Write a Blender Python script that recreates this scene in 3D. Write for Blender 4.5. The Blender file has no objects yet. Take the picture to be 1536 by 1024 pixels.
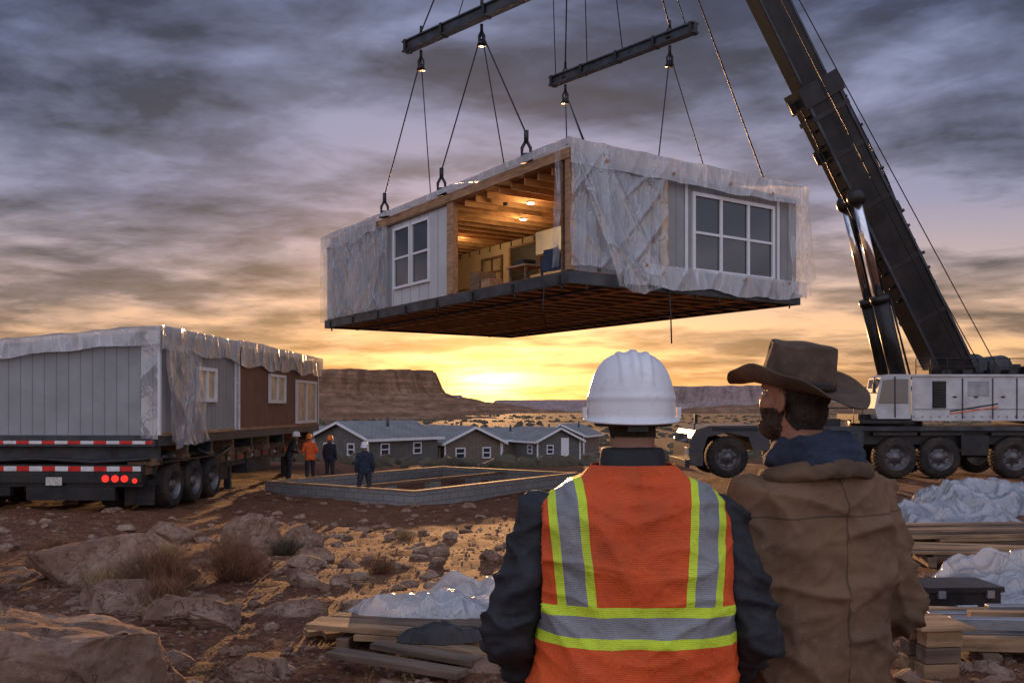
import bpy, bmesh, math, random
from mathutils import Vector, Matrix, noise
random.seed(7)
V=Vector
sc=bpy.context.scene
# ---------------------------------------------------------------- node helpers
def nd(nt,t,ins=None,**props):
    n=nt.nodes.new(t)
    for k,v in props.items(): setattr(n,k,v)
    if ins:
        for k,v in ins.items():
            s=n.inputs[k]
            if isinstance(v,bpy.types.NodeSocket): nt.links.new(v,s)
            else: s.default_value=v
    return n
def mt(nt,op,a,b=0.0,c=0.0,clamp=False):
    n=nd(nt,'ShaderNodeMath',{0:a,1:b,2:c},operation=op); n.use_clamp=clamp
    return n.outputs[0]
def c4(c): return (c[0],c[1],c[2],1.0)
def mixc(nt,f,a,b,blend='MIX'):
    n=nt.nodes.new('ShaderNodeMix'); n.data_type='RGBA'; n.blend_type=blend
    for i,v in ((0,f),(6,a),(7,b)):
        if isinstance(v,bpy.types.NodeSocket): nt.links.new(v,n.inputs[i])
        else: n.inputs[i].default_value = v if i==0 else c4(v)
    return n.outputs[2]
def ramp(nt,f,stops,interp='LINEAR'):
    n=nt.nodes.new('ShaderNodeValToRGB'); nt.links.new(f,n.inputs[0])
    e=n.color_ramp.elements; n.color_ramp.interpolation=interp
    while len(e)<len(stops): e.new(.5)
    for i,(p,c) in enumerate(stops):
        e[i].position=p; e[i].color=c4(c) if hasattr(c,'__len__') else (c,c,c,1)
    return n.outputs[0]
def ntex(nt,vec,scale,detail=6,rough=.55,dist=0.0):
    return nd(nt,'ShaderNodeTexNoise',{'Vector':vec,'Scale':scale,'Detail':detail,'Roughness':rough,'Distortion':dist}).outputs[0]
def newmat(name):
    m=bpy.data.materials.new(name); m.use_nodes=True
    return m,m.node_tree,m.node_tree.nodes['Principled BSDF']
def M(name,col,rough=.7,metal=0.,var=.25,scale=3.,bump=.15,bscale=None,col2=None,groove=0.,stretch=(1,1,1),bdist=.02,weave=0.,spec=.4,em=0,dirt=0,seams=False,worn=None):
    m,nt,b=newmat(name)
    tc=nd(nt,'ShaderNodeTexCoord').outputs['Object']
    mp=nd(nt,'ShaderNodeMapping',{'Vector':tc,'Scale':stretch}).outputs[0]
    n1=ntex(nt,mp,scale)
    lo=tuple(x*(1-var) for x in col); hi=col2 or tuple(min(1,x*(1+var)) for x in col)
    c=ramp(nt,n1,[(.32,lo),(.68,hi)])
    n2=ntex(nt,mp,bscale or scale*6,8,.6)
    h=n2
    if worn:
        w1=ntex(nt,tc,38,6,.75); w2=ntex(nt,tc,9,6,.7)
        c=mixc(nt,mt(nt,'MULTIPLY',ramp(nt,w1,[(.48,0.),(.66,1.)]),ramp(nt,w2,[(.4,.1),(.65,.8)])),c,worn)
        h=mt(nt,'ADD',mt(nt,'MULTIPLY',n2,.6),mt(nt,'MULTIPLY',w1,.9))
    if groove:
        s=nd(nt,'ShaderNodeSeparateXYZ',{0:tc})
        t=mt(nt,'FRACT',mt(nt,'DIVIDE',mt(nt,'ADD',s.outputs[0],s.outputs[1]),groove))
        g=mt(nt,'LESS_THAN',t,.09)
        c=mixc(nt,mt(nt,'MULTIPLY',g,.55),c,tuple(x*.35 for x in col))
        h=mt(nt,'SUBTRACT',mt(nt,'MULTIPLY',n2,.3),g)
    if dirt:
        n3=ntex(nt,tc,1.7,8,.7)
        c=mixc(nt,mt(nt,'MULTIPLY',ramp(nt,n3,[(.45,0.),(.7,1.)]),dirt),c,(.14,.085,.05))
    if seams:
        s=nd(nt,'ShaderNodeSeparateXYZ',{0:tc})
        wv=mt(nt,'MULTIPLY',mt(nt,'SUBTRACT',ntex(nt,tc,6,2),.5),.02)
        sx=mt(nt,'LESS_THAN',mt(nt,'ABSOLUTE',mt(nt,'ADD',s.outputs[0],wv)),.0025)
        sz=mt(nt,'LESS_THAN',mt(nt,'ABSOLUTE',mt(nt,'ADD',mt(nt,'SUBTRACT',s.outputs[2],1.375),wv)),.0025)
        sm=mt(nt,'MAXIMUM',sx,sz)
        c=mixc(nt,mt(nt,'MULTIPLY',sm,.55),c,tuple(x*.25 for x in col))
        h=mt(nt,'SUBTRACT',h,mt(nt,'MULTIPLY',sm,1.5))
    nt.links.new(c,b.inputs['Base Color'])
    b.inputs['Roughness'].default_value=rough; b.inputs['Metallic'].default_value=metal
    b.inputs['Specular IOR Level'].default_value=spec
    if bump:
        bp=nd(nt,'ShaderNodeBump',{'Strength':bump,'Distance':bdist,'Height':h}).outputs[0]
        nt.links.new(bp,b.inputs['Normal'])
    if em:
        b.inputs['Emission Color'].default_value=c4(col); b.inputs['Emission Strength'].default_value=em
    return m
# ---------------------------------------------------------------- materials
WOOD=M('lumber_raw',(.36,.21,.115),.75,scale=2,stretch=(6,1,6),bump=.2,var=.35)
WOODD=M('lumber_weathered',(.18,.11,.07),.85,scale=2,stretch=(5,1,5),bump=.3,var=.4)
JOIST=M('floor_joist_wood',(.66,.36,.16),.8,scale=2,var=.3)
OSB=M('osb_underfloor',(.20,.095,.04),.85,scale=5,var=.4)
GAPSHADE=M('joist_gap_shade',(.075,.032,.014),.85,scale=3,var=.5)  # dark sheet colour painted in as shade between the underside joists
STEEL=M('dark_painted_steel',(.045,.055,.068),.45,.4,scale=2,var=.5,bump=.08,dirt=.25)
STEELG=M('galvanised_steel',(.30,.33,.37),.4,.8,scale=3,var=.2)
BLACK=M('black_paint',(.014,.015,.018),.42,.1,scale=3,var=.6,bump=.1,dirt=.15)
BOOM=M('boom_black_paint',(.014,.014,.016),.42,.1,scale=1.2,var=.6,bump=.1,bscale=20,spec=.3,dirt=.15)
CHROME=M('chrome_rod',(.7,.7,.72),.15,1,bump=0,var=.05)
CABLE=M('steel_cable',(.03,.03,.035),.5,.6,scale=20)
RUBBER=M('tyre_rubber',(.018,.017,.017),.85,scale=6,var=.5,bump=.3,dirt=.4)
RIM=M('wheel_rim',(.13,.13,.14),.45,.6,scale=5,var=.4,dirt=.4)
SIDE=M('grey_siding',(.27,.28,.29),.6,groove=.3,scale=1.5,var=.12,bump=.5)
SIDEB=M('red_brown_siding',(.17,.075,.048),.6,groove=.3,scale=1.5,var=.2,bump=.5)
SIDET=M('white_wrap_board',(.50,.51,.53),.55,groove=.6,scale=1.2,var=.10,bump=.3)
WHITE=M('white_trim',(.70,.71,.73),.45,scale=3,var=.06,bump=.03)
CRANEW=M('crane_white_paint',(.50,.51,.53),.35,scale=1.5,var=.15,bump=.05,dirt=.3)
PLY=M('interior_wall',(.66,.52,.34),.7,scale=1.2,var=.12)
DOORD=M('dark_door',(.04,.035,.035),.5)
LAMP=M('lit_downlight',(1,.78,.45),.5,em=9)
TAPER=M('red_reflective_tape',(.6,.02,.015),.3,scale=8,var=.2,bump=0)
TAPEW=M('white_reflective_tape',(.7,.7,.7),.3,scale=8,var=.15,bump=0,dirt=.3)
TAIL=M('tail_light_lens',(.9,.03,.02),.2,var=.05,em=1.2,bump=0)
SHIRTN=M('navy_fabric',(.020,.028,.050),.9,scale=12,var=.4,bump=.4,bscale=160,bdist=.003,worn=(.05,.06,.09))
JACK=M('black_jacket',(.014,.015,.019),.66,scale=10,var=.4,bump=.5,bscale=220,bdist=.003,worn=(.035,.037,.045))
CANV=M('brown_canvas_coat',(.135,.080,.045),.9,scale=4,var=.38,bump=.45,bscale=260,bdist=.003,seams=True,worn=(.20,.13,.078))
PANTS=M('dark_trousers',(.03,.033,.045),.85,scale=10,bump=.2)
BOOT=M('work_boot',(.05,.03,.02),.7,scale=10)
SKIN=M('skin',(.30,.15,.095),.5,scale=14,var=.15,bump=.1,bscale=120,bdist=.002)
HAIR=M('dark_hair',(.025,.017,.012),.75,scale=60,var=.5,bump=.8,bscale=140,bdist=.004,stretch=(1,1,.3))
BEARD=M('beard_hair',(.05,.032,.022),.8,scale=60,var=.5,bump=.9,bscale=160,bdist=.004,stretch=(1,1,.3))
EYE=M('eyeball',(.45,.43,.40),.2,bump=0)
HATW=M('hardhat_white_plastic',(.72,.73,.76),.25,scale=9,var=.08,bump=.05,bscale=30,bdist=.002,worn=(.55,.54,.53))
HATO=M('hardhat_orange_plastic',(.75,.2,.03),.35)
FELT=M('brown_felt',(.095,.062,.042),.9,scale=9,var=.35,bump=.5,bscale=120,bdist=.003,worn=(.16,.11,.08))
CORD=M('corduroy_collar',(.11,.07,.042),.95,scale=9,var=.35,bump=.5,bscale=120,bdist=.003)
BAND=M('hat_band_leather',(.02,.014,.012),.6)
ORANGE=M('orange_cloth',(.8,.14,.03),.8,scale=8,var=.2)
GLASS=M('window_glass',(.02,.03,.045),.06,bump=.02,bscale=1.5,scale=1,spec=1.0)
GLASSW=M('painted_lit_glass',(.50,.40,.28),.25,bump=0,scale=2)  # warm tan base colour paints in the lit look of the windows
ROOFM=M('metal_roof',(.21,.205,.20),.6,.1,groove=.4,scale=1,var=.2,bump=.3)
HW1=M('grey_house_wall',(.115,.11,.105),.7,groove=.3,scale=2,var=.15)
HW2=M('tan_house_wall',(.155,.12,.095),.7,groove=.3,scale=2,var=.15)
def plastic(name,al0,al1,col=(.60,.63,.67),bump=.6,s=1.,rough=.2,crk=.4,gloss=.14):
    """thin polythene film: clear between, milky where it creases"""
    m,nt,b=newmat(name)
    tc=nd(nt,'ShaderNodeTexCoord').outputs['Object']
    def crease(sc_,rot,scale,wd,det=2):
        mp=nd(nt,'ShaderNodeMapping',{'Vector':tc,'Scale':sc_,'Rotation':rot}).outputs[0]
        n=ntex(nt,mp,scale,det,.5,.1)
        a=mt(nt,'ABSOLUTE',mt(nt,'SUBTRACT',n,.5))
        return ramp(nt,a,[(0,1.),(wd,.25),(wd*6,0.)])
    a=crease((1,1,.20),(.30,.26,.1),1.7*s,.010)
    c2=crease((1,1,.16),(-.55,-.50,.2),2.3*s,.010)
    c3=crease((1,1,.5),(.2,.1,.9),2.6*s,.012,3)
    gate=ramp(nt,ntex(nt,tc,1.1*s,3,.5),[(.38,.15),(.6,1.)])
    cr=mt(nt,'MAXIMUM',a,mt(nt,'MULTIPLY',mt(nt,'MAXIMUM',c2,mt(nt,'MULTIPLY',c3,.6)),gate))
    n2=ntex(nt,nd(nt,'ShaderNodeMapping',{'Vector':tc,'Scale':(1,1,.45),'Rotation':(.3,.3,0)}).outputs[0],1.0*s,4,.55)
    c=mixc(nt,cr,tuple(x*.9 for x in col),tuple(min(1,x*1.35) for x in col))
    nt.links.new(c,b.inputs['Base Color'])
    b.inputs['Roughness'].default_value=rough; b.inputs['Specular IOR Level'].default_value=.8
    al=mt(nt,'ADD',ramp(nt,n2,[(.36,al0),(.64,al1)]),mt(nt,'MULTIPLY',cr,crk),clamp=True)
    bp=nd(nt,'ShaderNodeBump',{'Strength':bump,'Distance':.03,'Height':mt(nt,'ADD',cr,mt(nt,'MULTIPLY',n2,2.0))}).outputs[0]
    nt.links.new(bp,b.inputs['Normal'])
    tr=nd(nt,'ShaderNodeBsdfTranslucent',{'Color':c,'Normal':bp}).outputs[0]
    mx=nd(nt,'ShaderNodeMixShader',{0:.3,1:b.outputs[0],2:tr}).outputs[0]
    tp=nd(nt,'ShaderNodeBsdfTransparent').outputs[0]
    gl=nd(nt,'ShaderNodeBsdfGlossy',{'Color':(.8,.84,.9,1),'Roughness':.13,'Normal':bp}).outputs[0]
    film=nd(nt,'ShaderNodeMixShader',{0:gloss,1:tp,2:gl}).outputs[0]
    m2=nd(nt,'ShaderNodeMixShader',{0:al,1:film,2:mx}).outputs[0]
    nt.links.new(m2,nt.nodes['Material Output'].inputs[0])
    return m
PLAS=plastic('clear_plastic_wrap',.06,.34,col=(.66,.68,.72))
PLASO=plastic('white_plastic_wrap',.62,.92,col=(.60,.62,.66),bump=.45)
PLASP=plastic('plastic_sheeting',.45,.95,col=(.46,.475,.50),bump=.5,s=1.5,rough=.18,crk=.3,gloss=.25)
def rockmat(name,a,b_,sc_=2.):
    m,nt,b=newmat(name)
    tc=nd(nt,'ShaderNodeTexCoord').outputs['Object']
    n=ntex(nt,tc,sc_,10,.68)
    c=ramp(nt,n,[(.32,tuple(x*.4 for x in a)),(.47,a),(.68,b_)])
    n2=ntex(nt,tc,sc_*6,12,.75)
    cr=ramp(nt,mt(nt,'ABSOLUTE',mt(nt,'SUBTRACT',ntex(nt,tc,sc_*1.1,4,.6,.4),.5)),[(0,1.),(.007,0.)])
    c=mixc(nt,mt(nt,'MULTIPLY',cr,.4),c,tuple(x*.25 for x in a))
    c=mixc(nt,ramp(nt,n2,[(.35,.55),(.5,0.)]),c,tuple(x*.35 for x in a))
    nt.links.new(c,b.inputs['Base Color']); b.inputs['Roughness'].default_value=.9; b.inputs['Specular IOR Level'].default_value=.25
    bp=nd(nt,'ShaderNodeBump',{'Strength':1.,'Distance':.06,'Height':mt(nt,'SUBTRACT',n2,mt(nt,'MULTIPLY',cr,.4))}).outputs[0]
    nt.links.new(bp,b.inputs['Normal']); return m
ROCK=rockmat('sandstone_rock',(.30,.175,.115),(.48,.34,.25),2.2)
def groundmat():
    m,nt,b=newmat('desert_ground')
    tc=nd(nt,'ShaderNodeTexCoord').outputs['Object']
    big=ntex(nt,tc,.35,6,.6); mid=ntex(nt,tc,2.2,8,.68); fine=ntex(nt,tc,16,8,.72)
    vor=nd(nt,'ShaderNodeTexVoronoi',{'Vector':tc,'Scale':14.0,'Randomness':1.0})
    vor2=nd(nt,'ShaderNodeTexVoronoi',{'Vector':tc,'Scale':45.0,'Randomness':1.0})
    c=ramp(nt,mid,[(.32,(.095,.034,.015)),(.48,(.24,.090,.040)),(.66,(.38,.175,.090))])
    c=mixc(nt,ramp(nt,big,[(.42,0.),(.65,.5)]),c,(.30,.145,.075))
    st=mt(nt,'LESS_THAN',vor.outputs[0],.22)
    sel=mt(nt,'MULTIPLY',st,mt(nt,'GREATER_THAN',fine,.5))
    c=mixc(nt,mt(nt,'MULTIPLY',sel,.7),c,(.37,.24,.16))
    c=mixc(nt,ramp(nt,fine,[(.38,.8),(.54,0.)]),c,(.055,.022,.011))
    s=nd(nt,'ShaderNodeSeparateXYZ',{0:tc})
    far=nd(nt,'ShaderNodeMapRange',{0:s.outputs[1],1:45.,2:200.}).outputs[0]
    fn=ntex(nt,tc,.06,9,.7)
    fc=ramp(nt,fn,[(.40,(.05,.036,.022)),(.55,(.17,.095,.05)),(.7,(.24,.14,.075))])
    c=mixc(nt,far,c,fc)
    nt.links.new(c,b.inputs['Base Color']); b.inputs['Roughness'].default_value=.85
    b.inputs['Specular IOR Level'].default_value=.25
    h=mt(nt,'ADD',mt(nt,'MULTIPLY',fine,.7),mt(nt,'ADD',mt(nt,'MULTIPLY',mid,1.6),mt(nt,'MULTIPLY',vor2.outputs[0],-.35)))
    h=mt(nt,'ADD',h,mt(nt,'MULTIPLY',sel,.3))
    bp=nd(nt,'ShaderNodeBump',{'Strength':1.,'Distance':.10,'Height':h}).outputs[0]
    nt.links.new(bp,b.inputs['Normal']); return m
def blockmat():
    m,nt,b=newmat('concrete_block')
    tc=nd(nt,'ShaderNodeTexCoord').outputs['Object']
    s=nd(nt,'ShaderNodeSeparateXYZ',{0:tc})
    u=mt(nt,'ADD',s.outputs[0],s.outputs[1])
    cv=nd(nt,'ShaderNodeCombineXYZ',{0:u,1:s.outputs[2]}).outputs[0]
    br=nd(nt,'ShaderNodeTexBrick',{'Vector':cv,'Color1':(.29,.28,.27,1),'Color2':(.21,.205,.20,1),'Mortar':(.07,.07,.07,1),'Scale':1.0,'Mortar Size':.010,'Brick Width':.4,'Row Height':.2})
    n=ntex(nt,tc,30)
    c=mixc(nt,.3,br.outputs[0],ramp(nt,n,[(.3,.08),(.7,.35)]))
    nt.links.new(c,b.inputs['Base Color']); b.inputs['Roughness'].default_value=.9
    bp=nd(nt,'ShaderNodeBump',{'Strength':.5,'Distance':.01,'Height':br.outputs[1]}); bp.invert=True
    nt.links.new(bp.outputs[0],b.inputs['Normal']); return m
BLOCK=blockmat()
def vestmat():
    m,nt,b=newmat('hi_vis_vest')
    tc=nd(nt,'ShaderNodeTexCoord').outputs['Object']
    s=nd(nt,'ShaderNodeSeparateXYZ',{0:tc}); x,z=s.outputs[0],s.outputs[2]
    wob=mt(nt,'MULTIPLY',mt(nt,'SUBTRACT',ntex(nt,tc,5,2),.5),.012)
    ax=mt(nt,'ABSOLUTE',x)
    c=mt(nt,'ADD',mt(nt,'MULTIPLY',mt(nt,'SUBTRACT',z,1.22),.09),.155)
    d=mt(nt,'ADD',mt(nt,'ABSOLUTE',mt(nt,'SUBTRACT',ax,c)),wob)
    dz=mt(nt,'ADD',mt(nt,'ABSOLUTE',mt(nt,'SUBTRACT',z,1.168)),wob)
    up=mt(nt,'GREATER_THAN',z,1.168)
    vy=mt(nt,'MULTIPLY',mt(nt,'LESS_THAN',d,.047),up); vs=mt(nt,'MULTIPLY',mt(nt,'LESS_THAN',d,.026),up)
    hy=mt(nt,'LESS_THAN',dz,.050); hs=mt(nt,'LESS_THAN',dz,.026)
    n=ntex(nt,tc,6,5)
    org=ramp(nt,n,[(.3,(.70,.080,.010)),(.7,(.95,.145,.022))])
    ck=nd(nt,'ShaderNodeTexVoronoi',{'Vector':tc,'Scale':230.0,'Randomness':0.0}).outputs[0]
    org=mixc(nt,ramp(nt,ck,[(.25,.0),(.45,.35)]),org,(.35,.03,.005))
    col=mixc(nt,vy,org,(.62,.80,.04))
    sil=ramp(nt,n,[(.3,(.17,.175,.19)),(.7,(.30,.31,.335))])
    col=mixc(nt,vs,col,sil); col=mixc(nt,hy,col,(.62,.80,.04)); col=mixc(nt,hs,col,sil)
    dirt=ramp(nt,ntex(nt,tc,3.5,8,.7),[(.5,0.),(.75,.5)])
    col=mixc(nt,dirt,col,(.12,.06,.03))
    nt.links.new(col,b.inputs['Base Color'])
    anys=mt(nt,'MAXIMUM',hs,mt(nt,'MULTIPLY',vs,mt(nt,'SUBTRACT',1.0,hy)))
    nt.links.new(mt(nt,'SUBTRACT',.75,mt(nt,'MULTIPLY',anys,.3)),b.inputs['Roughness'])
    hh=mt(nt,'ADD',mt(nt,'MULTIPLY',mt(nt,'MAXIMUM',vy,hy),1.2),mt(nt,'MULTIPLY',ck,.6))
    hh=mt(nt,'ADD',hh,mt(nt,'MULTIPLY',ntex(nt,tc,22,5,.6),2.6))
    bp=nd(nt,'ShaderNodeBump',{'Strength':.9,'Distance':.004,'Height':hh}).outputs[0]
    nt.links.new(bp,b.inputs['Normal']); return m
VEST=vestmat()
# ---------------------------------------------------------------- mesh builder
class B:
    def __init__(s): s.v=[];s.f=[];s.mi=[];s.mats=[];s.sm=[]
    def add(s,vs,fs,mat,smooth=False):
        if mat not in s.mats: s.mats.append(mat)
        k=s.mats.index(mat); o=len(s.v); s.v+= [V(p) for p in vs]
        for f in fs: s.f.append([i+o for i in f]); s.mi.append(k); s.sm.append(smooth)
    def box(s,x0,x1,y0,y1,z0,z1,mat,T=None):
        p=[V((x,y,z)) for x in (x0,x1) for y in (y0,y1) for z in (z0,z1)]
        if T: p=[T@q for q in p]
        s.add(p,[(0,1,3,2),(4,6,7,5),(0,4,5,1),(2,3,7,6),(0,2,6,4),(1,5,7,3)],mat)
    def beam(s,p,q,w,h,mat,up=(0,0,1),w2=None,h2=None):
        p=V(p);q=V(q);d=(q-p).normalized();a=d.cross(V(up))
        if a.length<1e-3:a=d.cross(V((0,1,0)))
        a.normalize();b=a.cross(d).normalized()
        w2=w2 or w;h2=h2 or h
        vs=[c+a*(i*ww/2)+b*(j*hh/2) for c,ww,hh in((p,w,h),(q,w2,h2)) for i,j in((-1,-1),(1,-1),(1,1),(-1,1))]
        s.add(vs,[(0,1,2,3),(7,6,5,4),(0,4,5,1),(1,5,6,2),(2,6,7,3),(3,7,4,0)],mat)
    def tube(s,pts,r,mat,seg=8,smooth=True,flat=1.0,up=(0,0,1)):
        pts=[V(p) for p in pts]; n=len(pts)
        rs=r if isinstance(r,(list,tuple)) else [r]*n
        vs=[];fs=[]
        ref=None
        for i,p in enumerate(pts):
            d=(pts[min(i+1,n-1)]-pts[max(i-1,0)]).normalized()
            if ref is None:
                ref=d.cross(V(up)); 
                if ref.length<.05: ref=d.cross(V((0,1,0)))
            a=(ref-d*ref.dot(d)).normalized(); ref=a; b=d.cross(a)
            for k in range(seg):
                t=2*math.pi*k/seg; vs.append(p+a*math.cos(t)*rs[i]+b*math.sin(t)*rs[i]*flat)
        for i in range(n-1):
            for k in range(seg):
                k2=(k+1)%seg; fs.append((i*seg+k,i*seg+k2,(i+1)*seg+k2,(i+1)*seg+k))
        fs.append(tuple(range(seg))[::-1]); fs.append(tuple((n-1)*seg+k for k in range(seg)))
        s.add(vs,fs,mat,smooth)
    def limb(s,pts,rs,mat,seg=14):
        s.tube(pts,rs,mat,seg)
        for p,r in zip(pts,rs): s.ell(p,(r,r,r),mat,10,14)
    def ell(s,c,r,mat,nu=12,nv=18,T=None):
        vs=[];fs=[];c=V(c)
        for i in range(1,nu):
            ph=math.pi*i/nu
            for j in range(nv):
                th=2*math.pi*j/nv
                q=V((r[0]*math.sin(ph)*math.cos(th),r[1]*math.sin(ph)*math.sin(th),r[2]*math.cos(ph)))
                if T: q=T@q
                vs.append(c+q)
        q=V((0,0,r[2])); q=T@q if T else q
        vs.append(c+q); vs.append(c-q); a=len(vs)-2
        for i in range(nu-2):
            for j in range(nv):
                j2=(j+1)%nv; fs.append((i*nv+j,(i+1)*nv+j,(i+1)*nv+j2,i*nv+j2))
        for j in range(nv):
            j2=(j+1)%nv; fs.append((a,j,j2)); fs.append((a+1,(nu-2)*nv+j2,(nu-2)*nv+j))
        s.add(vs,fs,mat,True)
    def loft(s,rings,mat,seg=36,pw=2.6):
        vs=[];fs=[]
        for (z,rx,ry,cx,cy) in rings:
            for k in range(seg):
                t=2*math.pi*k/seg; c_,s_=math.cos(t),math.sin(t)
                vs.append(V((cx+rx*math.copysign(abs(c_)**(2/pw),c_),cy+ry*math.copysign(abs(s_)**(2/pw),s_),z)))
        n=len(rings)
        for i in range(n-1):
            for k in range(seg):
                k2=(k+1)%seg; fs.append((i*seg+k,i*seg+k2,(i+1)*seg+k2,(i+1)*seg+k))
        fs.append(tuple(range(seg))[::-1]); fs.append(tuple((n-1)*seg+k for k in range(seg)))
        s.add(vs,fs,mat,True)
    def grid(s,fn,nu,nv,mat,smooth=True,wrap=False,skip=None):
        vs=[fn(i/nu,j/nv) for j in range(nv+1) for i in range(nu+1)]
        fs=[]
        for j in range(nv):
            for i in range(nu):
                f=(j*(nu+1)+i,j*(nu+1)+i+1,(j+1)*(nu+1)+i+1,(j+1)*(nu+1)+i)
                if skip and skip(sum((V(vs[q]) for q in f),V())/4): continue
                fs.append(f)
        s.add(vs,fs,mat,smooth)
    def wheel(s,c,r,w,axis,out):
        c=V(c); A=V((1,0,0)) if axis=='x' else V((0,1,0)); A=A*out
        prof=[(-w/2,r*.6),(-w/2,r*.93),(-w*.36,r),(w*.36,r),(w/2,r*.93),(w/2,r*.62)]
        seg=36; U=V((0,0,1)); W=A.cross(U)
        def ringv(a,rr): return [c+A*a+(U*math.cos(2*math.pi*k/seg)+W*math.sin(2*math.pi*k/seg))*rr for k in range(seg)]
        def strip(pr,mat):
            vs=[];fs=[]
            for a,rr in pr: vs+=ringv(a,rr)
            for i in range(len(pr)-1):
                for k in range(seg):
                    k2=(k+1)%seg; fs.append((i*seg+k,i*seg+k2,(i+1)*seg+k2,(i+1)*seg+k))
            s.add(vs,fs,mat,True)
        strip(prof,RUBBER)
        strip([(w/2,r*.62),(w*.46,r*.58),(w*.15,r*.52),(w*.12,r*.28),(w*.42,r*.22),(w*.44,.001)],RIM)
        strip([(-w/2,r*.6),(-w*.3,.001)],RIM)
        for k in range(8):
            t=2*math.pi*k/8; p=c+(U*math.cos(t)+W*math.sin(t))*r*.4
            s.tube([p+A*w*.1,p+A*w*.22],.022,BLACK,6)
        for k in range(36):
            t=2*math.pi*(k+.5)/36; d=U*math.cos(t)+W*math.sin(t)
            s.beam(c+d*(r+.004)-A*w*.4,c+d*(r+.004)+A*w*.4,.05,.02,RUBBER,up=d)
    def obj(s,name,parent=None,bevel=0,off=None,sol=0):
        me=bpy.data.meshes.new(name)
        vs=[(p-off) if off else p for p in s.v]
        me.from_pydata([tuple(p) for p in vs],[],s.f)
        for m in s.mats: me.materials.append(m)
        me.polygons.foreach_set('material_index',s.mi)
        me.polygons.foreach_set('use_smooth',s.sm)
        bm=bmesh.new(); bm.from_mesh(me); bmesh.ops.recalc_face_normals(bm,faces=bm.faces); bm.to_mesh(me); bm.free()
        o=bpy.data.objects.new(name,me); sc.collection.objects.link(o)
        if parent: o.parent=parent
        if bevel:
            md=o.modifiers.new('bevel','BEVEL'); md.width=bevel; md.segments=2; md.limit_method='ANGLE'; md.angle_limit=.7
        if sol:
            md=o.modifiers.new('solid','SOLIDIFY'); md.thickness=sol
        return o
def root(name,loc=(0,0,0),rz=0,rot=None):
    e=bpy.data.objects.new(name,None); e.location=loc; e.rotation_euler=rot or (0,0,rz); e.empty_display_size=.3
    sc.collection.objects.link(e); return e
def sst(a,b,t):
    t=max(0.,min(1.,(t-a)/(b-a))); return t*t*(3-2*t)
def gz(x,y):
    D=-1.1+.28*(1-sst(-9.5,-6.5,x))+.45*sst(5,9,x)
    z=D*sst(4.5,24,y)+(-3.0-D)*sst(40,80,y)
    p=V((x,y,0)); near=1-sst(25,60,y)
    z+=.07*noise.noise(p*.45)+near*(.06*noise.noise(p*1.3)+.03*noise.noise(p*3.7)+.015*noise.noise(p*9))
    if y>60: z+=.8*sst(60,200,y)*noise.noise(p*.02)
    return z
# ---------------------------------------------------------------- ground
def build_ground():
    n=250; a=7.2; b=4.
    xs=[b*math.sinh(a*i/n) for i in range(-n,n+1)]
    ys=[6+b*math.sinh(a*i/n) for i in range(-n,n+1)]
    vs=[(x,y,gz(x,y)) for y in ys for x in xs]; w=2*n+1
    fs=[(j*w+i,j*w+i+1,(j+1)*w+i+1,(j+1)*w+i) for j in range(w-1) for i in range(w-1)]
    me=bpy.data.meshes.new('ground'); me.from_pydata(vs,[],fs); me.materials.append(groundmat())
    me.polygons.foreach_set('use_smooth',[True]*len(fs))
    o=bpy.data.objects.new('ground',me); sc.collection.objects.link(o)
build_ground()
_ico={}
def ico(sub):
    if sub not in _ico:
        bm=bmesh.new(); bmesh.ops.create_icosphere(bm,subdivisions=sub,radius=1)
        _ico[sub]=([v.co.copy() for v in bm.verts],[[v.index for v in f.verts] for f in bm.faces]); bm.free()
    return _ico[sub]
def rock(b,c,size,seed,sub=4,rough=.12,mat=None,np_=13):
    rnd=random.Random(seed); vs,fs=ico(sub); out=[]
    planes=[]
    for _ in range(np_):
        d=V((rnd.gauss(0,1),rnd.gauss(0,1),rnd.gauss(0,1)+.2)).normalized(); planes.append((d,rnd.uniform(.45,.85)))
    off=V((seed*1.37,seed*.71,seed*.3)); rz=Matrix.Rotation(rnd.uniform(0,6.28),3,'Z')
    for v in vs:
        p=v.copy()
        for d,k in planes:
            e=p.dot(d)-k
            if e>0: p-=d*e*.97
        p*=1+rough*noise.noise(v*1.6+off)
        if sub>2:
            st=abs(noise.noise(V((v.x*2,v.y*2,v.z*7))+off))
            p+=v*(.05*noise.noise(v*4+off)+.035*noise.noise(v*9+off)+(.02*noise.noise(v*20+off)-.05*st if sub>4 else 0))
        p=rz@p
        out.append(V((c[0]+p.x*size[0],c[1]+p.y*size[1],c[2]+p.z*size[2])))
    b.add(out,fs,mat or ROCK,False if sub<4 else True)
BIG=[(-2.75,5.2,1.0,.62,.42),(-4.45,9.9,.95,.6,.42),(-4.35,15.4,.68,.4,.42),(-2.5,7.3,.46,.32,.17),(-3.45,15,.34,.28,.24),
     (-3.6,8.2,.36,.28,.22),(-3.3,6.5,.40,.3,.18),(-5.2,11.5,.55,.4,.26),(-5.6,14.2,.40,.3,.26),(-2.2,9.6,.30,.22,.13),(-1.7,5.9,.22,.18,.10),
     (-4.6,7.6,.5,.4,.24),(-6.3,16.5,.5,.4,.28),(-2.7,12.2,.34,.22,.15),(-1.1,13.5,.24,.2,.13),(-3.1,10.8,.36,.28,.16),(-1.9,7.9,.36,.25,.09),(-2.05,5.0,.26,.2,.09),(-6.1,9.9,.35,.3,.2)]
for i,(x,y,a,b_,c) in enumerate(BIG):
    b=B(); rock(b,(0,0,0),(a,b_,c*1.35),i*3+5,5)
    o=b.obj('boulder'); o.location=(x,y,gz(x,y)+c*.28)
b=B()
rnd=random.Random(3)
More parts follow.
